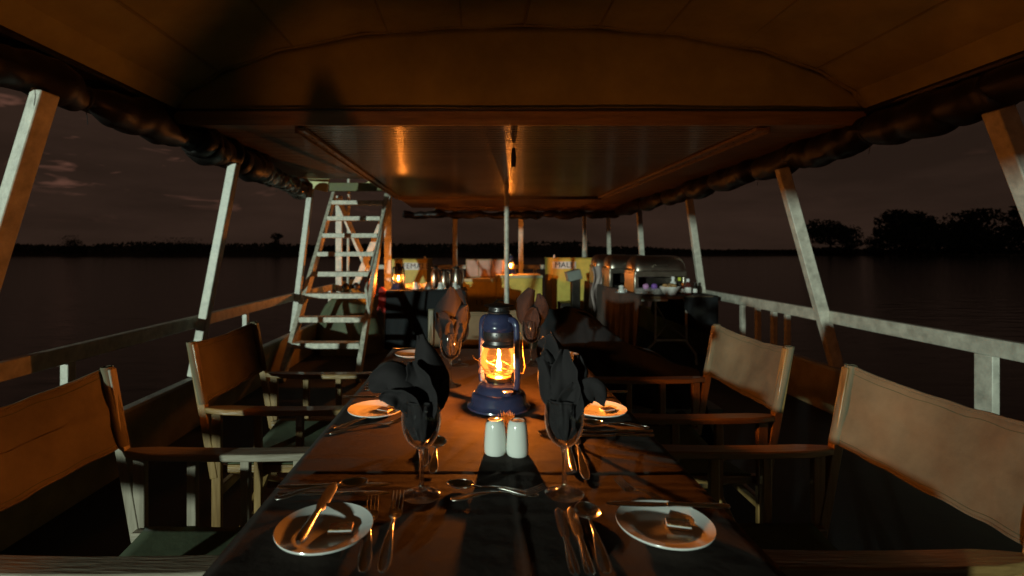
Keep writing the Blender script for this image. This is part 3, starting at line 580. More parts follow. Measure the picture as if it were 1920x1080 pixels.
# ---------------- lantern
def lantern(loc, rz, label):
    L = empty('hurricane_lantern', loc, label, 'lantern', 'lit hurricane lanterns', rz)
    b = MB(); b.lathe([(0,.004), (.085,.004), (.094,.0), (.098,.003), (.097,.008), (.090,.013), (.086,.020), (.083,.040), (.079,.046), (.070,.050), (.066,.060), (.060,.072), (.045,.080), (.030,.083), (0,.083)], 56); b.build('fuel_tank', 'blue', L)
    b = MB(); b.lathe([(.013,.0), (.013,.012), (.009,.014), (0,.014)], 18, (.062, -.035, .054)); b.lathe([(.017,.0), (.018,.004), (.013,.006), (0,.006)], 18, (.062, -.035, .062)); b.build('filler_cap', 'blue', L)
    b = MB(); b.lathe([(.034,.082), (.038,.086), (.040,.092), (.038,.096), (.030,.097), (.018,.100), (.015,.108), (.010,.114), (.004,.116), (0,.116)], 32); b.build('burner', 'brass', L)
    b = MB(); b.lathe([(.034,.096), (.041,.104), (.0495,.118), (.0545,.134), (.055,.150), (.052,.166), (.047,.180), (.044,.190)], 48); b.build('glass_globe', 'globe', L)
    b = MB(); b.lathe([(.050,.186), (.0525,.189), (.050,.194), (.0455,.196), (.044,.206), (.0475,.212), (.0475,.232), (.046,.236), (.030,.238)], 40)
    cl = b.build('collar', 'sootmetal', L)
    for k in range(16):
        th = k*math.pi/8; b_ = MB(); 
    b = MB()
    for k in range(18):
        th = 2*math.pi*k/18; b.tube([(.0470*math.cos(th), .0470*math.sin(th), .227), (.0482*math.cos(th), .0482*math.sin(th), .227)], .0022, 8)
    b.build('vent_holes', 'hole', cl)
    b = MB(); b.lathe([(.049,.234), (.051,.238), (.052,.250), (.050,.254), (.0485,.262), (.0455,.274), (.038,.283), (.030,.286), (.026,.287)], 44); b.build('hood', 'blue', L)
    b = MB(); b.lathe([(.026,.285), (.034,.288), (.035,.292), (.031,.295), (.030,.306), (.034,.309), (.030,.311)], 32); b.build('chimney', 'sootmetal', L)
    b = MB()
    for k in range(5):
        th = 2*math.pi*k/5+.35; t2 = math.pi/2
        b.add([((.0318)*math.cos(th+a), (.0318)*math.sin(th+a), z) for a, z in ((-.38, .297), (.38, .297), (.38, .304), (-.38, .304))], [(0,1,2,3)])
    b.build('chimney_slots', 'hole', L)
    b = MB(); b.lathe([(0,.320), (.012,.319), (.030,.3155), (.045,.3125), (.047,.311), (.045,.310), (.028,.313), (0,.314)], 36); b.tube([(-.02,0,.317), (-.004,.004,.328), (.022,-.004,.327)], .0015, 5); b.build('chimney_cap', 'darkmetal', L)
    for s_ in (-1, 1):
        b = MB(); pts = [(.036,.268), (.050,.270), (.060,.266), (.066,.256), (.0685,.240), (.0690,.200), (.0700,.150), (.0715,.110), (.0705,.085), (.066,.068), (.055,.058)]
        P_ = [Vector((s_*x, 0, z)) for x, z in pts]
        Q = []
        for i in range(len(P_)-1):
            for k in range(4):
                t_ = k/4; p0 = P_[max(0, i-1)]; p1 = P_[i]; p2 = P_[i+1]; p3 = P_[min(len(P_)-1, i+2)]
                Q.append(.5*((2*p1)+(p2-p0)*t_+(2*p0-5*p1+4*p2-p3)*t_*t_+(3*p1-p0-3*p2+p3)*t_**3))
        Q.append(P_[-1]); b.tube(Q, [.0095 if q.z < .25 else .0105 for q in Q], 16); b.build('side_tube', 'blue', L)
        # guard wires crossing round the globe
    b = MB()
    for zz, am, ph in ((.124, .014, 0), (.136, .012, 1.6), (.118, .010, 3.0)):
        b.tube([(.0615*math.cos(a)*1.02, .0615*math.sin(a), zz+am*math.sin(2*a+ph)+.003*math.sin(5*a+ph)) for a in [2*math.pi*k/48 for k in range(49)]], .0011, 6)
    b.build('guard_wire', 'wire', L)
    b = MB(); b.tube([(.074, .0, .245), (.082, .012, .222), (.083, .014, .17), (.088, .016, .135), (.078, .02, .112), (.03, .06, .098), (-.02, .066, .10), (-.066, .03, .12), (-.085, .01, .145), (-.080, 0, .175), (-.074, 0, .245)], .0013, 8); b.build('bail_handle', 'brass', L)
    b = MB(); b.tube([(-.07, -.01, .13), (-.084, -.02, .14), (-.09, -.02, .15)], .002, 6); b.build('lift_lever', 'wire', L)
    b = MB(); b.tube([(.0, .0, .190), (.0, .0, .286)], .0035, 6); 
    b = MB(); b.lathe([(0,.1155), (.0045,.118), (.0068,.124), (.0062,.132), (.0040,.142), (.0018,.152), (0,.158)], 16); b.build('flame', 'flame', L)
    return L
L1 = lantern((.074, 1.57, TZ+.001), R(-42), 'large blue hurricane lantern burning in the middle of the dining table')
again(L1, (wx(747, 6.32), 6.32, TZ+.004), 'lit lantern on the draped coffee table in front of the FEMALE sign', R(20))
again(L1, (wx(957, 8.1), 8.05, .862), 'lit lantern on the yellow counter behind the round centre post', R(60))
# ---------------- shakers and toothpicks
def shaker(loc, rz, label, nh):
    s0 = empty('shaker', loc, label, 'shaker', 'white ceramic shakers', rz)
    prof = [(0,.001), (.0235,.001), (.0255,.004), (.0262,.012), (.0258,.030), (.0240,.055), (.0222,.070), (.0200,.0775), (.0165,.0808), (.0140,.0806), (.0135,.0795), (0,.0815)]
    b = MB(); b.lathe(prof, 44); b.build('body', 'ceramic', s0)
    b = MB()
    for k in range(nh):
        th = 2*math.pi*k/nh; b.lathe([(0,.0818), (.0013,.0818)], 8, (.006*math.cos(th), .006*math.sin(th), 0))
    b.build('pour_holes', 'hole', s0); return s0
shaker((.0480, 1.205, TZ+.003), 0, 'white ceramic shaker with its shadow falling on the other, nearer the ladder side', 3)
shaker((.1000, 1.198, TZ+.003), 0, 'white ceramic shaker marked by the shadow of its twin', 5)
th0 = empty('toothpick_holder', (.077, 1.258, TZ+.003), 'little glass of toothpicks behind the two white shakers', 'toothpick holder')
b = MB(); b.lathe([(0,.002), (.013,.002), (.0145,.01), (.016,.05), (.0165,.052), (.0155,.052), (.0135,.012), (0,.006)], 24); b.build('glass_cup', 'wine', th0)
random.seed(5)
for k in range(44):
    a = random.uniform(0, 6.28); r_ = random.random()**.5*.0085; q0 = Vector((r_*math.cos(a), r_*math.sin(a), .006)); q1 = q0+Vector((q0.x*1.3+random.uniform(-.004, .004), q0.y*1.3+random.uniform(-.004, .004), .072+random.uniform(-.003, .004)))
    b = MB(); b.tube([q0, q0.lerp(q1, .92), q1], [.001, .001, .0003], 6); b.build('toothpick', 'toothpick', th0)
# ---------------- wine glasses and napkins
def glass(loc, label):
    g0 = empty('wine_glass', loc, label, 'wine glass', 'wine glasses on the dining table')
    b = MB(); b.lathe([(0,.0005), (.030,.0005), (.0372,.0012), (.0382,.0022), (.0372,.0032), (.026,.0052), (.014,.0085), (.0075,.014), (.0050,.022), (.0043,.040), (.0042,.065), (.0048,.080), (.0065,.089), (.0085,.0935), (0,.094)], 56); b.build('foot_and_stem', 'solid_glass', g0)
    b = MB(); b.lathe([(.0086,.0934), (.015,.0965), (.0235,.1035), (.0300,.1125), (.0352,.1250), (.0382,.1400), (.0388,.1530), (.0375,.1680), (.0352,.1830), (.0350,.1842)], 64); b.build('bowl', 'wine', g0)
    b = MB(); b.tube([(.0350*math.cos(2*math.pi*k/48), .0350*math.sin(2*math.pi*k/48), .1842) for k in range(49)], .0007, 6, cap=False); b.build('rim', 'solid_glass', g0)
    return g0
def crs(P_, t_):
    n_ = len(P_)-1; k = t_*n_; i = min(int(k), n_-1); f = k-i
    p0 = P_[max(0, i-1)]; p1 = P_[i]; p2 = P_[i+1]; p3 = P_[min(n_, i+2)]
    return .5*((2*p1)+(p2-p0)*f+(2*p0-5*p1+4*p2-p3)*f*f+(3*p1-p0-3*p2+p3)*f**3)
def napkin(loc, petals, label, seed=0, rz=0, hs=1.0):
    petals = [([(x, y, .155+(z-.155)*hs) for x, y, z in sp], [max(w_, .013) for w_ in wi], cu*2.1, cl*1.2) for sp, wi, cu, cl in petals]
    n0 = empty('folded_napkin', loc, label, 'napkin', 'dark napkins standing in the wine glasses', rz)
    b = MB()
    for pi_, (spine, widths, cup, curl) in enumerate(petals):
        SP = [Vector((x, y, z)) for x, y, z in spine]; WDs = [Vector((w_, 0, 0)) for w_ in widths]
        def f(u, v, SP=SP, WDs=WDs, cup=cup, curl=curl, pi_=pi_):
            c_ = crs(SP, u); w_ = crs(WDs, u).x; dd = (crs(SP, min(1, u+.02))-crs(SP, max(0, u-.02))).normalized()
            sd = dd.cross(Vector((0, 1, 0)));  sd = sd.normalized() if sd.length > .01 else Vector((1,0,0))
            nn = sd.cross(dd).normalized(); s_ = (v-.5)*2
            q = c_+sd*s_*w_*.5+nn*(cup*w_*(s_*s_-.4)+curl*w_*s_*abs(s_)**2*.8)
            q += nn*(.0035*nz(u*5+seed+pi_*3, v*4, pi_))+nn*.0035*math.sin(u*8+pi_+s_*2.9)*(.3+u)+sd*.003*nz(u*7+seed, pi_, 2)*s_+nn*.0012*(abs(s_) > .86)
            return q
        b.grid(f, 34, 20)
    b.build('cloth_folds', 'napkin', n0, solid=.0012)
    def f2(u, v):   # stuffed, pleated part inside the bowl
        a = 2*math.pi*u; z = .110+.078*v; rr_ = (.013+.020*math.sin(min(1, v*1.2)*math.pi*.58))*(1+.17*math.sin(4*a+3*v+seed)+.11*math.sin(9*a+seed*2-2*v)+.05*math.sin(17*a+5*v))
        rr_ = min(rr_, .0315); return (rr_*math.cos(a), rr_*math.sin(a), z)
    b = MB(); b.grid(f2, 90, 14); b.add([f2(k/90, 0) for k in range(90)], [tuple(range(90))]); b.build('tucked_end', 'napkin', n0)
    return n0
P_A = [ # tall fold leaning back to the left plus a broad drooping wing
 ([(.014,.0,.165), (.022,.004,.205), (.012,.006,.250), (-.004,.008,.312)], [.045,.066,.060,.008], .22, .15),
 ([(.006,-.012,.165), (.004,-.018,.200), (-.006,-.016,.235), (-.020,-.010,.262)], [.044,.060,.048,.012], -.25, .3),
 ([(-.004,-.006,.170), (-.030,-.010,.205), (-.062,-.008,.228), (-.100,-.004,.214)], [.040,.060,.062,.030], .18, -.2),
 ([(-.012,-.016,.165), (-.026,-.024,.190), (-.050,-.026,.200), (-.078,-.022,.196)], [.036,.044,.036,.014], -.2, .2),
 ([(.020,.006,.165), (.034,.008,.200), (.043,.006,.226)], [.028,.026,.004], .25, .1)]
P_B = [
 ([(-.016,.0,.160), (-.026,.0,.200), (-.034,.002,.235), (-.048,.004,.268)], [.030,.040,.030,.006], .2, .2),
 ([(-.002,-.006,.160), (-.002,-.012,.205), (-.004,-.010,.245), (-.002,-.004,.285)], [.040,.050,.044,.008], -.2, .3),
 ([(.012,.002,.160), (.022,.0,.205), (.030,.004,.240), (.028,.008,.272)], [.040,.050,.036,.008], .25, .1),
 ([(.014,-.014,.165), (.034,-.020,.196), (.056,-.018,.205), (.074,-.010,.178)], [.038,.052,.052,.012], .2, -.2),
 ([(.0,-.020,.165), (.006,-.026,.195), (.018,-.024,.222)], [.036,.044,.008], -.3, .3)]
P_C = [
 ([(.0,.004,.160), (-.004,.008,.215), (.002,.008,.270), (.004,.006,.350)], [.045,.090,.105,.010], .15, .1),
 ([(-.012,-.010,.165), (-.024,-.018,.205), (-.034,-.016,.240), (-.050,-.008,.262)], [.036,.060,.050,.012], -.2, .2),
 ([(.014,-.010,.165), (.026,-.018,.210), (.036,-.012,.250), (.058,-.006,.285)], [.040,.056,.050,.008], .25, .3),
 ([(.002,-.020,.165), (.006,-.028,.205), (.018,-.024,.236)], [.040,.060,.034], -.25, .2)]
P_D = [
 ([(-.006,.0,.160), (-.020,.004,.215), (-.018,.006,.265), (.004,.008,.318)], [.050,.078,.072,.030], .25, .1),
 ([(.010,-.010,.165), (.022,-.018,.205), (.040,-.016,.246), (.030,-.006,.300)], [.050,.072,.062,.012], .25, .3),
 ([(.0,-.020,.165), (-.002,-.028,.205), (.010,-.024,.244)], [.044,.060,.020], -.25, .2)]
GL = [
 ((-.104, 1.000), P_A, 0, 'wine glass with napkin beside the nearest plate on the ladder side', 'dark napkin with a drooping wing in the nearest glass on the ladder side'),
 ((.176, 1.005), P_B, 0, 'wine glass with napkin nearest the viewer on the buffet side', 'dark napkin with several upright points in the nearest glass on the buffet side'),
 ((-.085, 1.810), P_C, R(10), 'wine glass beside the lantern, on its ladder side', 'tall pointed napkin in the glass just left of the blue lantern'),
 ((-.062, 2.130), P_D, R(150), 'farther wine glass half hidden behind the glass with the tall napkin', 'napkin mostly hidden behind the tall pointed napkin'),
 ((.235, 2.130), P_D, 0, 'wine glass behind the blue lantern on its buffet side', 'rust-lit rounded napkin in the glass behind the lantern'),
 ((.203, 1.336), P_D, R(130), 'second wine glass on the buffet side, directly behind the nearest one', 'napkin glowing orange in the second glass on the buffet side'),
]
for i, ((x, y), pt, rz, gl_, nl_) in enumerate(GL):
    glass((x, y, TZ+.0022), gl_); napkin((x, y, TZ+.0024), pt, nl_, i*1.7, rz, .66 if i == 5 else 1.0)
# ---------------- plates
def plate(loc, label, butter=True, blabel='', brz=0):
    r_ = .083
    q = MB(); q.lathe([(0,.004), (.048,.004), (.052,.0015), (.050,.0), (.047,.0015), (0,.0015)], 56)
    q = MB(); q.lathe([(0,.0045), (.046,.0045), (.056,.0075), (.066,.0128), (.0815,.0168), (.0832,.0178), (.0836,.0166), (.0825,.0140), (.068,.0090), (.056,.0028), (.050,.0008), (.046,.0020), (0,.0020)], 64)
    q = q.build('side_plate', 'china', loc=loc); q.scale = (.955,)*3; tag(q, label, 'plate', 'white side plates')
    if butter:
        b0 = empty('butter_portion', (loc[0]+.026, loc[1]+.006, loc[2]+.0048), blabel, 'butter portion', 'foil butter portions on the plates', brz)
        b = MB(); b.box((0,0,.0035), (.040,.026,.007)); b.build('wrapper', 'paperwhite', b0, bevel=.0015)
        b = MB(); b.box((0,0,.0078), (.038,.024,.0016)); b.build('foil_lid', 'foil', b0, bevel=.0006)
    return q
pz = TZ+.0035
plate((-.251, .856, pz), 'white side plate nearest the viewer on the ladder side', True, 'foil butter portion on the nearest plate, ladder side', R(5))
plate((.322, .869, pz), 'white side plate nearest the viewer on the buffet side', True, 'foil butter portion on the nearest plate, buffet side', R(-14))
plate((-.290, 1.497, pz), 'brightly lit side plate in the middle of the ladder side', True, 'foil butter portion on the brightly lit middle plate', R(-30))
plate((.364, 1.500, pz), 'middle side plate on the buffet side, half behind the napkin', True, 'tilted butter portion on the middle plate, buffet side', R(24))
plate((-.278, 2.300, pz), 'farthest side plate on the ladder side', False)
plate((.385, 2.270, pz), 'farthest side plate on the buffet side, showing between dark cloths', False)
# ---------------- cutlery (local: handle end at x=0, head at x=1 -> scaled to length)
def flat_loft(b, xs, ws, zs, th, n=10):
    vs = []; fs = []
    for x, w_, z in zip(xs, ws, zs):
        for k in range(n): a = 2*math.pi*k/n; vs.append((x, w_*math.cos(a), z+th*math.sin(a)))
    m_ = len(xs)
    for i in range(m_-1):
        for k in range(n): fs.append((i*n+k, i*n+(k+1)%n, (i+1)*n+(k+1)%n, (i+1)*n+k))
    fs.append(tuple(range(n))); fs.append(tuple((m_-1)*n+k for k in range(n))); b.add(vs, fs)
def mk_handle(b, L, full=1.0):
    xs = [0, .004, .015, .03, .05, .07, .085, .10, .115, .125]; ws = [.0035, .0075, .0105, .0110, .0090, .0066, .0046, .0036, .0034, .0036]
    zs = [.0035, .0036, .0040, .0055, .0085, .0105, .0112, .0105, .0085, .0065]
    flat_loft(b, [x*L/.2 for x in xs], ws, zs, .0013)
    # raised edge bead round the flared end
    pts = []
    for s_ in (1, -1):
        seq = list(zip(xs[:7], ws[:7], zs[:7])); seq = seq if s_ == 1 else seq[::-1]
        for x, w_, z in (seq[::-1] if s_ == 1 else seq[::-1]): pts.append((x*L/.2, s_*w_*.82, z+.0011))
    b.tube(pts, .0007, 5)
def mk_fork(L):
    b = MB(); mk_handle(b, L); k = L/.2
    flat_loft(b, [.125*k, .132*k, .140*k, .150*k, .158*k], [.0036, .0080, .0118, .0125, .0122], [.0065, .0042, .0030, .0030, .0042], .0011)
    for i in range(4):
        y = -.0102+i*.0068; 
        b.tube([(.154*k, y, .0036), (.168*k, y, .0060), (.184*k, y*.98, .0105), (.200*k, y*.96, .0165)], [.0016, .0015, .0013, .0006], 6)
    return b
def mk_spoon(L, r_=.0205, ln=.056):
    b = MB(); mk_handle(b, L); k = L/.2; x0 = .2*k-ln; xc = x0+ln*.5
    def f(u, v):
        a = 2*math.pi*u; q = v; sx = math.cos(a)*ln*.5*q; sy = math.sin(a)*r_*q*(1-.12*math.cos(a)); return (xc+sx, sy, .0012+.0088*q**2.2)
    b.grid(f, 36, 9); 
    b.tube([f(i/36, 1) for i in range(37)], .0008, 6, cap=False)
    flat_loft(b, [.122*k, (x0+.125*k)/2, x0+.004], [.0034, .0032, .0045], [.0070, .0078, .0092], .0012)
    return b
def mk_knife(L):
    b = MB(); k = L/.2
    flat_loft(b, [x*k for x in (0, .004, .02, .05, .08, .095, .10)], [.004, .0075, .0088, .0075, .0058, .0056, .0066], [.0042]*7, .0034)
    xs = [.098, .105, .125, .15, .175, .188, .196, .2]; ws = [.0062, .0078, .0092, .0098, .0094, .0078, .0045, .0006]
    flat_loft(b, [x*k for x in xs], ws, [.0040, .0036, .0030, .0028, .0028, .0028, .0028, .0028], .0008); return b
CM = {}
def cutlery(kind, hx, hy, tx, ty, label, z=0., roll_=0., zt=None, fixlen=None):
    a = on_table(hx, hy); c_ = on_table(tx, ty); L = fixlen or (c_-a).length; key = (kind, round(L, 3))
    if kind == 'fork': b = mk_fork(L)
    elif kind == 'knife': b = mk_knife(L)
    elif kind == 'soup_spoon': b = mk_spoon(L, .0235, .060)
    else: b = mk_spoon(L)
    o = b.build(kind if kind != 'soup_spoon' else 'spoon', 'steel'); d = c_-a
    zt = z if zt is None else zt
    o.location = (a.x, a.y, TZ+.0032+z); o.rotation_euler = (roll_, -math.asin((zt-z)/L), math.atan2(d.y, d.x))
    return tag(o, label, 'spoon' if 'spoon' in kind else kind, 'cutlery laid on the dining table')
cutlery('knife', 557, 1044, 628, 926, 'butter knife laid across the nearest plate on the ladder side', .0150, .5, .0170)
cutlery('knife', 521, 921, 733, 913, 'table knife, upper of the pair above the nearest plate on the ladder side')
cutlery('knife', 521, 934, 731, 929, 'table knife, lower of the pair above the nearest plate on the ladder side')
cutlery('spoon', 515, 946, 690, 916, 'dessert spoon crossing the two knives above the nearest plate, ladder side', .0045)
cutlery('fork', 681, 1082, 700, 942, 'fork beside the nearest plate on the ladder side, the one closer to the plate')
cutlery('fork', 716, 1082, 748, 938, 'fork below the foot of the nearest wine glass, ladder side')
cutlery('spoon', 1010, 936, 838, 916, 'dessert spoon lying across the middle of the table nearest the viewer')
cutlery('fork', 845, 944, 1022, 930, 'dessert fork lying beside the dessert spoon in the middle of the table', .001)
cutlery('knife', 1080, 1088, 1046, 958, 'knife below the right glass foot, first from the table middle')
cutlery('knife', 1108, 1088, 1070, 956, 'knife between the other knife and the round soup spoon')
cutlery('soup_spoon', 1138, 1084, 1096, 954, 'round soup spoon between the knives and the plate, buffet side')
cutlery('knife', 1368, 974, 1136, 966, 'butter knife laid across the nearest plate on the buffet side', .0160, 0, .0165)
cutlery('fork', 1262, 960, 1156, 913, 'fork poking out behind the nearest plate on the buffet side', .001)
cutlery('fork', 618, 818, 766, 792, 'fork laid in front of the brightly lit middle plate, the nearer of two')
cutlery('fork', 626, 811, 758, 776, 'fork laid in front of the brightly lit middle plate, the farther of two', .003)
cutlery('knife', 642, 758, 768, 757, 'butter knife laid across the brightly lit middle plate', .0150, 0, .0160)
cutlery('knife', 684, 726, 800, 722, 'knife beyond the brightly lit plate, the farthest of three handles')
cutlery('knife', 686, 731, 800, 729, 'knife beyond the brightly lit plate, middle of three handles')
cutlery('spoon', 684, 736, 790, 733, 'spoon beyond the brightly lit plate, the nearest of three handles', .002)
cutlery('fork', 722, 686, 800, 682, 'fork in front of the farthest plate on the ladder side')
cutlery('knife', 736, 663, 806, 661, 'butter knife across the farthest plate on the ladder side', .0150, 0, .0160)
cutlery('soup_spoon', 811, 893, 824, 815, 'round soup spoon pointing away beside the nearest glass stem', .0, 0, .012, .17)
cutlery('fork', 794, 880, 806, 802, 'fork half hidden behind the stem of the nearest glass', .0)
cutlery('fork', 1100, 905, 1074, 812, 'fork behind the nearest glass on the buffet side', .0)
cutlery('knife', 1076, 890, 1058, 800, 'knife half hidden behind the nearest glass on the buffet side', .0)
cutlery('knife', 1226, 822, 1080, 820, 'knife in front of the middle plate on the buffet side, the nearest')
cutlery('knife', 1224, 814, 1078, 812, 'knife in front of the middle plate on the buffet side, the second')
cutlery('spoon', 1218, 808, 1092, 800, 'spoon beyond the two knives in front of the middle plate, buffet side', .002)
cutlery('knife', 1176, 747, 1060, 750, 'butter knife laid across the middle plate on the buffet side', .0150, 0, .0160)
# ---------------- dark cloth draped over the chair at the far buffet-side corner
dc_pts = [(1010,600,2.75), (1022,578,2.80), (1060,575,2.85), (1100,592,2.9), (1150,625,2.9), (1200,655,2.9), (1260,680,2.85), (1310,694,2.8)]
def dcf(u, v):
    k = u*(len(dc_pts)-1); i = min(int(k), len(dc_pts)-2); f = k-i; a = dc_pts[i]; b = dc_pts[i+1]
    px = a[0]*(1-f)+b[0]*f; py = a[1]*(1-f)+b[1]*f; d = a[2]*(1-f)+b[2]*f
    x = wx(px, d); zt = wz(py, d); ph = v*1.0
    y = d-.26*math.sin(ph*1.4)+.06*math.sin(u*19+ph*5)*ph+.03*math.sin(u*43-ph*3)*ph+.04*nz(u*6, v*4, 3); z = zt*(1-ph)+.14*ph+.02*nz(u*7, v*6)
    return (x+.03*nz(u*9, v*5, 1)*ph-.03*ph, y, z)
dc = empty('draped_cover', (0, 0, 0), 'black cloth heaped over seating at the far corner of the dining table', 'cloth')
MB().grid(dcf, 110, 40).build('front_folds', 'blackcloth', dc, solid=.004)
def dcb(u, v):
    q = Vector(dcf(u, 0)); return (q.x, q.y+.45*v, q.z-.25*v*v+.03*nz(u*6, v*5, 6))
MB().grid(dcb, 60, 12).build('top_folds', 'blackcloth', dc, solid=.004)
st = MB(); st.box((.85, 2.86, .20), (.9, .36, .40)); st.build('crate_below', 'hull', dc)
# ================================================================== COFFEE TABLE (left rear)
def drape(name, x0, x1, y0, y1, z, drop, mt, label, amp=.018, frq=26, sides='flr', seed=0, dropr=None):
    o0 = empty(name, (0, 0, 0), label, 'tablecloth')
    MB().grid(lambda u, v: (x0+(x1-x0)*u, y0+(y1-y0)*v, z+.0012*nz(u*9+seed, v*7)), 24, 24).build('cloth_top', mt, o0, solid=.003)
    def side(p0, p1, nx, ny, dr, nm):
        L_ = math.hypot(p1[0]-p0[0], p1[1]-p0[1])
        def f(u, v):
            s_ = L_*u; w_ = amp*v*(math.sin(s_*frq+seed+1.5*nz(s_*3, seed))+.5*math.sin(s_*frq*2.3+seed))+amp*1.2*v+.004
            return (p0[0]+(p1[0]-p0[0])*u+nx*w_, p0[1]+(p1[1]-p0[1])*u+ny*w_, z-.0005-dr*v*(1+.02*nz(u*8, seed)))
        MB().grid(f, 110, 16).build(nm, mt, o0, solid=.003)
    if 'f' in sides: side((x0, y0), (x1, y0), 0, -1, drop, 'front_drop')
    if 'l' in sides: side((x0, y0), (x0, y1), -1, 0, drop, 'side_drop')
    if 'r' in sides: side((x1, y0), (x1, y1), 1, 0, dropr or drop, 'side_drop')
    return o0
ct = empty('coffee_table', (-.58, 6.42, 0), 'small table carrying the coffee flasks, under a black cloth', 'table')
b = MB(); b.box((0,0,.735), (.93,.6,.022)); b.build('tabletop', 'board', ct)
for x in (-.42, .42):
    for y in (-.26, .26):
        b = MB(); b.box((x, y, .362), (.03,.03,.724)); b.build('leg', 'darkmetal', ct)
drape('coffee_table_cloth', -1.05, -.11, 6.10, 6.74, .752, .70, 'blackcloth', 'black cloth hanging to the deck around the coffee table', .015, 22, 'flr', 3)
def flask(loc, label, s_, rz):
    f0 = empty('coffee_flask', loc, label, 'flask', 'steel coffee flasks', rz)
    b = MB(); b.lathe([(0,0), (.052,0), (.054,.004), (.054,.10), (.050,.15), (.038,.19), (.028,.212), (.026,.222), (0,.224)], 28); b.build('body', 'steel2', f0)
    b = MB(); b.lathe([(.030,.216), (.031,.232), (.024,.242), (.012,.246), (.010,.254), (0,.256)], 20); b.box((-.034, 0, .232), (.02,.018,.012)); b.build('stopper', 'darkmetal', f0)
    b = MB(); b.tube([(.024,0,.222), (.06,0,.225), (.082,0,.20), (.084,0,.12), (.070,0,.06), (.050,0,.05)], .006, 8); b.build('handle', 'steel2', f0)
    f0.scale = (s_,)*3
flask((wx(815, 6.55), 6.58, .755), 'tallest steel coffee flask, nearest the coffee-table lantern', 1.12, R(-15))
flask((wx(833, 6.5), 6.50, .755), 'shorter steel coffee flask in the middle of the three', .95, R(-20))
flask((wx(856, 6.55), 6.56, .755), 'steel coffee flask in front of the white rear post', 1.10, R(-10))
def cup(loc, label, stacked=True):
    c0 = empty('cup_and_saucer', loc, label, 'cup', 'white cups on saucers')
    b = MB(); b.lathe([(0,.003), (.035,.003), (.072,.012), (.076,.014), (.072,.010), (.035,0), (0,0)], 28); b.build('saucer', 'china', c0)
    b = MB(); b.lathe([(.040,.006), (.041,.010), (.036,.034), (.026,.056), (.020,.061), (0,.061)], 24); b.tube([(.036,0,.02), (.058,0,.024), (.056,0,.044), (.032,0,.046)], .004, 6); b.build('cup', 'china', c0)
    b = MB(); b.lathe([(.020,.0615), (.030,.064), (.028,.080), (.018,.090), (0,.092)], 20); b.build('cup', 'china', c0)
for px, lb in ((779, 'upturned cup on a saucer closest to the coffee-table lantern'), (802, 'upturned cup on a saucer, second from the coffee-table lantern'), (826, 'upturned cup on a saucer, third from the coffee-table lantern'), (853, 'upturned cup on a saucer farthest from the coffee-table lantern')):
    cup((wx(px, 6.24), 6.25, .755), lb)
for (px, sc_, rz, lb) in ((773, 1, 10, 'folded white napkins lying flat behind the coffee-table lantern'), (790, 1, -20, 'folded white napkins stacked between the lantern and the flasks')):
    b = MB(); 
    for k in range(3): b.box((0, .003*k, .008+.016*k), (.17, .10, .012), Matrix.Rotation(R(5*k), 3, 'Z'))
    tag(b.build('napkin_stack', 'paperwhite', loc=(wx(px, 6.6), 6.60+.05*(rz < 0), .755), rz=R(rz), bevel=.003), lb, 'napkins')
# ================================================================== REAR CABINETS AND COUNTERS
def label_text(txt, size, loc, parent, mt='ink', off=.0):
    cu = bpy.data.curves.new('lettering', 'FONT'); cu.body = txt; cu.size = size; cu.align_x = 'CENTER'; cu.align_y = 'CENTER'; cu.extrude = .002; cu.offset = off; cu.space_character = 1.08
    tmp = bpy.data.objects.new('tmp_text', cu); sc.collection.objects.link(tmp); dg = bpy.context.evaluated_depsgraph_get()
    me = bpy.data.meshes.new_from_object(tmp.evaluated_get(dg)); bpy.data.objects.remove(tmp)
    o = bpy.data.objects.new('lettering', me); sc.collection.objects.link(o); o.parent = parent; o.location = loc; o.rotation_euler = (R(90), 0, 0); me.materials.clear(); me.materials.append(M[mt]); return o
def cabinet(x0, x1, y0, y1, h_, txt, sx, label):
    c0 = empty('toilet_cabinet', ((x0+x1)/2, y0, 0), label, 'cabinet', 'yellow toilet cabinets at the far end'); w_ = x1-x0; dp = y1-y0
    b = MB(); b.box((0, dp/2, h_/2), (w_, dp, h_)); b.build('body', 'yellow', c0, bevel=.012)
    b = MB(); b.box((0, dp/2, h_+.008), (w_+.03, dp+.03, .014)); b.build('lid', 'yellow', c0, bevel=.005)
    s0 = MB(); s0.box((0,0,0), (.39, .008, .118)); s0 = s0.build('sign', 'signwhite', c0, bevel=.002, loc=(sx, -.007, h_-.105))
    label_text(txt, .125, (0, -.006, 0), s0, off=.0)
    b = MB(); b.lathe([(0,0), (.02,0), (.02,.02), (.012,.05), (0,.055)], 12, (-w_/2+.05 if txt == 'MALE' else w_/2-.04, .05, h_+.015)); b.build('knob', 'signwhite', c0)
    b = MB(); b.box((.0, -.004, h_*.42), (w_*.86, .006, h_*.62)); b.build('door', 'yellow', c0, bevel=.002)
    return c0
cabinet(-1.43, -.79, 8.5, 9.5, 1.075, 'FEMALE', .135, 'yellow cabinet with a white FEMALE sign behind the coffee table')
cabinet(1.28, 1.98, 8.5, 9.3, 1.095, 'MALE', -.145, 'yellow cabinet with a white MALE sign near the buffet')
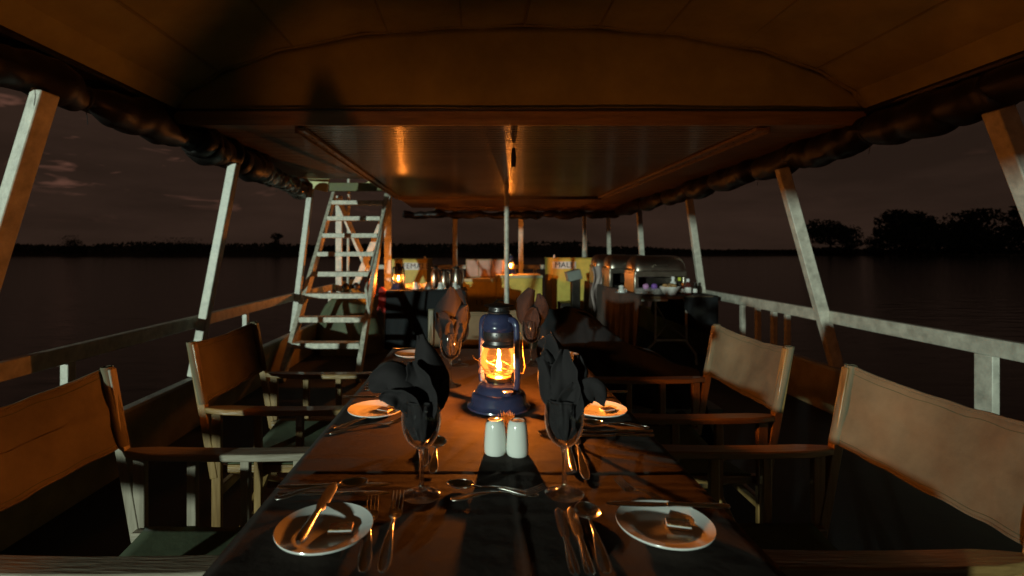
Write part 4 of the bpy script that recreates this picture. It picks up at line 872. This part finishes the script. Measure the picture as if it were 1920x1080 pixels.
def counter(x0, x1, y0, y1, h_, label):
    c0 = empty('yellow_counter', ((x0+x1)/2, y0, 0), label, 'counter', 'low yellow counters at the far end'); w_ = x1-x0; dp = y1-y0
    b = MB(); b.box((0, dp/2, (h_-.05)/2+.0), (w_, dp, h_-.05)); b.build('body', 'yellow', c0, bevel=.006)
    b = MB(); b.box((0, dp/2-.01, h_-.0245), (w_+.01, dp+.04, .047)); b.build('counter_top', 'yellowtop', c0, bevel=.006)
    for k in (-1, 1):
        b = MB(); b.box((k*w_/4, -.004, h_*.46), (w_*.44, .006, h_*.66)); d_ = b.build('door', 'yellow', c0, bevel=.002)
        b = MB(); b.tube([(k*.04, -.02, h_*.5), (k*.04, -.02, h_*.6)], .005, 6); b.build('handle', 'darkmetal', d_)
counter(-.18, .325, 7.8, 8.4, .805, 'low yellow counter under the pink panelled box')
counter(.332, 1.03, 7.8, 8.4, .86, 'taller yellow counter that carries the far lantern')
pb = empty('panelled_box', (.16, 8.16, .808), 'box with pink panels standing on the yellow counter', 'box')
b = MB(); b.box((0,0,.145), (.60,.22,.29)); b.build('body', 'board2', pb, bevel=.004)
for k in range(3):
    b = MB(); b.box((-.195+.195*k, -.114, .145), (.175,.006,.25)); b.build('panel', 'pinkpanel', pb, bevel=.002)
b = MB(); b.tube([(-.34,-.05,.0), (-.36,-.05,.10), (-.385,-.05,.13), (-.375,-.05,.18), (-.40,-.05,.20)], .008, 8); b.build('tap', 'steel2', pb)
# ================================================================== BUFFET
bt = empty('buffet_table', (2.13, 6.75, 0), 'long folding buffet table with white folding legs', 'folding table')
b = MB(); b.box((0,0,.733), (.76,2.72,.028)); b.build('tabletop', 'board', bt)
for s_ in (-1,):
    y = -1.28
    b = MB(); b.tube([(-.20, y, .715), (-.20, y, .26), (-.33, y+.02, .12), (-.33, y, .01)], .014, 8); b.build('leg', 'white_paint', bt)
    b = MB(); b.tube([(.13, y, .715), (.13, y, .26), (.24, y+.02, .12), (.24, y, .01)], .014, 8); b.build('leg', 'white_paint', bt)
    b = MB(); b.tube([(-.20, y, .27), (.13, y, .27)], .014, 8); b.build('leg_stretcher', 'white_paint', bt)
    b = MB(); b.bar((-.19, y+.03, .66), (.0, y+.2, .42), .012, .012); b.bar((0, y+.2, .42), (.12, y+.02, .3), .012, .012); b.bar((0, y+.2, .42), (-.18, y+.02, .3), .010, .010); b.build('folding_stay', 'white_paint', bt)
    b = MB(); b.box((-.22, y-.03, .703), (.28,.03,.022)); b.build('edge_frame', 'white_paint', bt, bevel=.003)
    b = MB(); b.box((.22, y-.03, .703), (.26,.03,.022)); b.build('edge_frame', 'white_paint', bt, bevel=.003)
for x in (-.3, .3):
    b = MB(); b.tube([(x, 1.25, .715), (x, 1.25, .01)], .014, 8); b.build('leg', 'white_paint', bt)
drape('buffet_cloth', 1.745, 2.52, 5.38, 8.12, .752, .70, 'browncloth', 'brown-black cloth hanging down the side of the buffet table', .022, 19, 'l', 7)
o = MB().grid(lambda u, v: (2.53+.03*math.sin(v*6)*v, 5.38+1.9*u, .749-.42*v), 30, 12).build('cloth_flap', 'blackcloth', solid=.003); tag(o, 'black cloth flap hanging on the river side of the buffet', 'cloth')
o = MB().grid(lambda u, v: (2.19+.36*u, 5.36-.02*v+.02*math.sin(u*14)*v, .745-(.12+.36*u)*v), 30, 12).build('cloth_flap', 'blackcloth', solid=.003); tag(o, 'black cloth corner hanging over the near end of the buffet', 'cloth')
def chafing(loc, w_, dp, label, rz=0):
    c0 = empty('chafing_dish', loc, label, 'chafing dish', 'steel roll-top chafing dishes', rz)
    for s_ in (-1, 1):
        b = MB(); b.box((s_*(w_/2-.03), 0, .115), (.055, dp, .23)); b.build('side_panel', 'steel2', c0, bevel=.012)
    b = MB(); b.box((0, 0, .215), (w_-.02, dp+.01, .07)); b.build('water_pan', 'steel2', c0, bevel=.008)
    b = MB(); b.box((0, dp/2-.02, .115), (w_-.11, .012, .14)); b.build('back_panel', 'darkmetal', c0)
    b = MB(); b.box((0, .02, .02), (w_-.12, dp-.06, .02)); b.build('fuel_tray', 'darkmetal', c0, bevel=.004)
    def f(u, v):   # roll-top dome, closed at the ends with rounded cheeks
        a = math.pi*u; s_ = (v-.5)*2; e = (1-abs(s_)**9)**.5 if abs(s_) < 1 else 0
        return (s_*w_/2, -math.cos(a)*(dp/2)*(.55+.45*e), .251+math.sin(a)*.17*(.35+.65*e))
    b = MB(); b.grid(f, 30, 34); b.add([f(i/30, 0) for i in range(31)], [tuple(range(31))]); b.add([f(i/30, 1) for i in range(31)], [tuple(range(30, -1, -1))]); dm = b.build('dome_lid', 'steel2', c0)
    b = MB(); b.tube([(-.07, -dp/2*.93-.005, .32), (-.07, -dp/2-.03, .315), (.07, -dp/2-.03, .315), (.07, -dp/2*.93-.005, .32)], .007, 8); b.build('lid_handle', 'steel2', dm)
    b = MB(); b.lathe([(0,0), (.04,0), (.045,.01), (.03,.02), (0,.02)], 16, (-w_/2-.004, -.02, .25)); b.build('hinge_boss', 'brass', c0)
    return c0
chafing((2.07, 5.88, .755), .60, .38, 'larger roll-top chafing dish nearest the viewer on the buffet')
chafing((2.0, 6.75, .755), .56, .38, 'second roll-top chafing dish behind the nearest one')
chafing((2.0, 7.5, .755), .56, .38, 'farthest roll-top chafing dish near the MALE cabinet')
ps = empty('plate_stack', (wx(1218, 5.55), 5.56, .755), 'stack of white dinner plates in front of the near chafing dish', 'plates')
for k in range(5):
    b = MB(); b.lathe([(0,.002), (.08,.002), (.12,.010), (.15,.016), (.15,.019), (.12,.013), (.08,.005), (0,.005)], 36, (0, 0, .011*k)); b.build('dinner_plate', 'china', ps)
bw = empty('bread_basin', (wx(1257, 5.5), 5.52, .755), 'white bowl of bread rolls beside the plate stack', 'bowl')
b = MB(); b.lathe([(0,0), (.055,0), (.065,.01), (.10,.07), (.108,.09), (.103,.09), (.09,.06), (.05,.012), (0,.010)], 32); b.build('bowl', 'china', bw)
random.seed(9)
for k in range(6):
    a = k*1.05; b = MB(); b.lathe([(0,-.022), (.022,-.014), (.032,0), (.026,.014), (0,.022)], 14, (.05*math.cos(a), .05*math.sin(a), .088+.012*(k%2))); b.build('bread_roll', 'bread', bw)
def bottle(px, d, s_, body, capm, label):
    b0 = empty('condiment_bottle', (wx(px, d), d, .755), label, 'bottle', 'condiment bottles on the buffet')
    b = MB(); b.lathe([(0,0), (.028,0), (.030,.004), (.030,.08), (.024,.10), (.013,.115), (.013,.125), (0,.125)], 20); b.build('body', body, b0)
    b = MB(); b.lathe([(.015,.120), (.016,.145), (.014,.150), (0,.150)], 16); b.build('cap', capm, b0)
    b = MB(); b.lathe([(.0305,.02), (.0305,.07)], 20); b.build('label_band', 'paperwhite', b0); b0.scale = (s_,)*3
bottle(1290, 5.52, 1.15, 'sauce', 'capwhite', 'tall white-capped sauce bottle at the near corner of the buffet')
bottle(1303, 5.6, .85, 'darkmetal', 'darkmetal', 'dark round bottle at the river end of the buffet')
bottle(1280, 5.62, .8, 'sauce', 'orange', 'small orange-topped sauce bottle behind the bread bowl')
bottle(1262, 5.68, 1.25, 'paperwhite', 'capwhite', 'white bottle standing behind the bread bowl')
bottle(1274, 5.66, 1.2, 'darkmetal', 'lime', 'bottle with a lime-yellow cap behind the bread bowl')
for px, lb in ((1212, 'lilac wrapped bundle tucked under the near chafing dish'), (1228, 'violet wrapped bundle tucked under the near chafing dish, nearer the bread')):
    o = MB().grid(lambda u, v: (.035*math.cos(u*6.283)*math.sin(v*3.14), .03*math.sin(u*6.283)*math.sin(v*3.14), .03-.03*math.cos(v*3.14)+.006*nz(u*6, v*5)), 14, 10).build('wrapped_bundle', 'purple' if px > 1220 else mat('lilac', (.5, .25, .5), .5), loc=(wx(px, 5.66), 5.68, .805)); tag(o, lb, 'bundle')
cup((wx(1166, 5.7), 5.72, .755), 'round-lidded sugar cup on a saucer near the corner of the buffet')
# towel over the far buffet corner, box on a stand
o = MB().grid(lambda u, v: (1.66+.30*u+.02*math.sin(v*8), 7.2+.12*math.sin(u*3.1)+.05*nz(u*4, v*3)-.02*math.sin(u*20)*v, 1.03-.05*(1-math.sin(u*3.1))-(.62-.5*u*u)*v), 24, 30).build('pink_towel', 'pinkcloth', solid=.008); tag(o, 'pinkish towel draped over the far inner corner of the buffet', 'towel')
sb = empty('boxed_stand', (1.385, 7.35, 0), 'tilted grey box on a dark stand in front of the MALE cabinet', 'box')
b = MB(); b.box((.03,0,.878), (.20,.2,.14), Matrix.Rotation(R(-14), 3, 'Y')); b.build('box', 'plasticgrey', sb, bevel=.008)
b = MB(); b.box((.06,0,.42), (.12,.14,.84)); b.build('stand', 'darkmetal', sb, bevel=.006)
o = MB(); o.box((1.45, 7.9, .22), (.3, .3, .44)); tag(o.build('storage_crate', 'darkmetal', bevel=.01), 'dark crate on the deck in front of the MALE cabinet', 'crate')
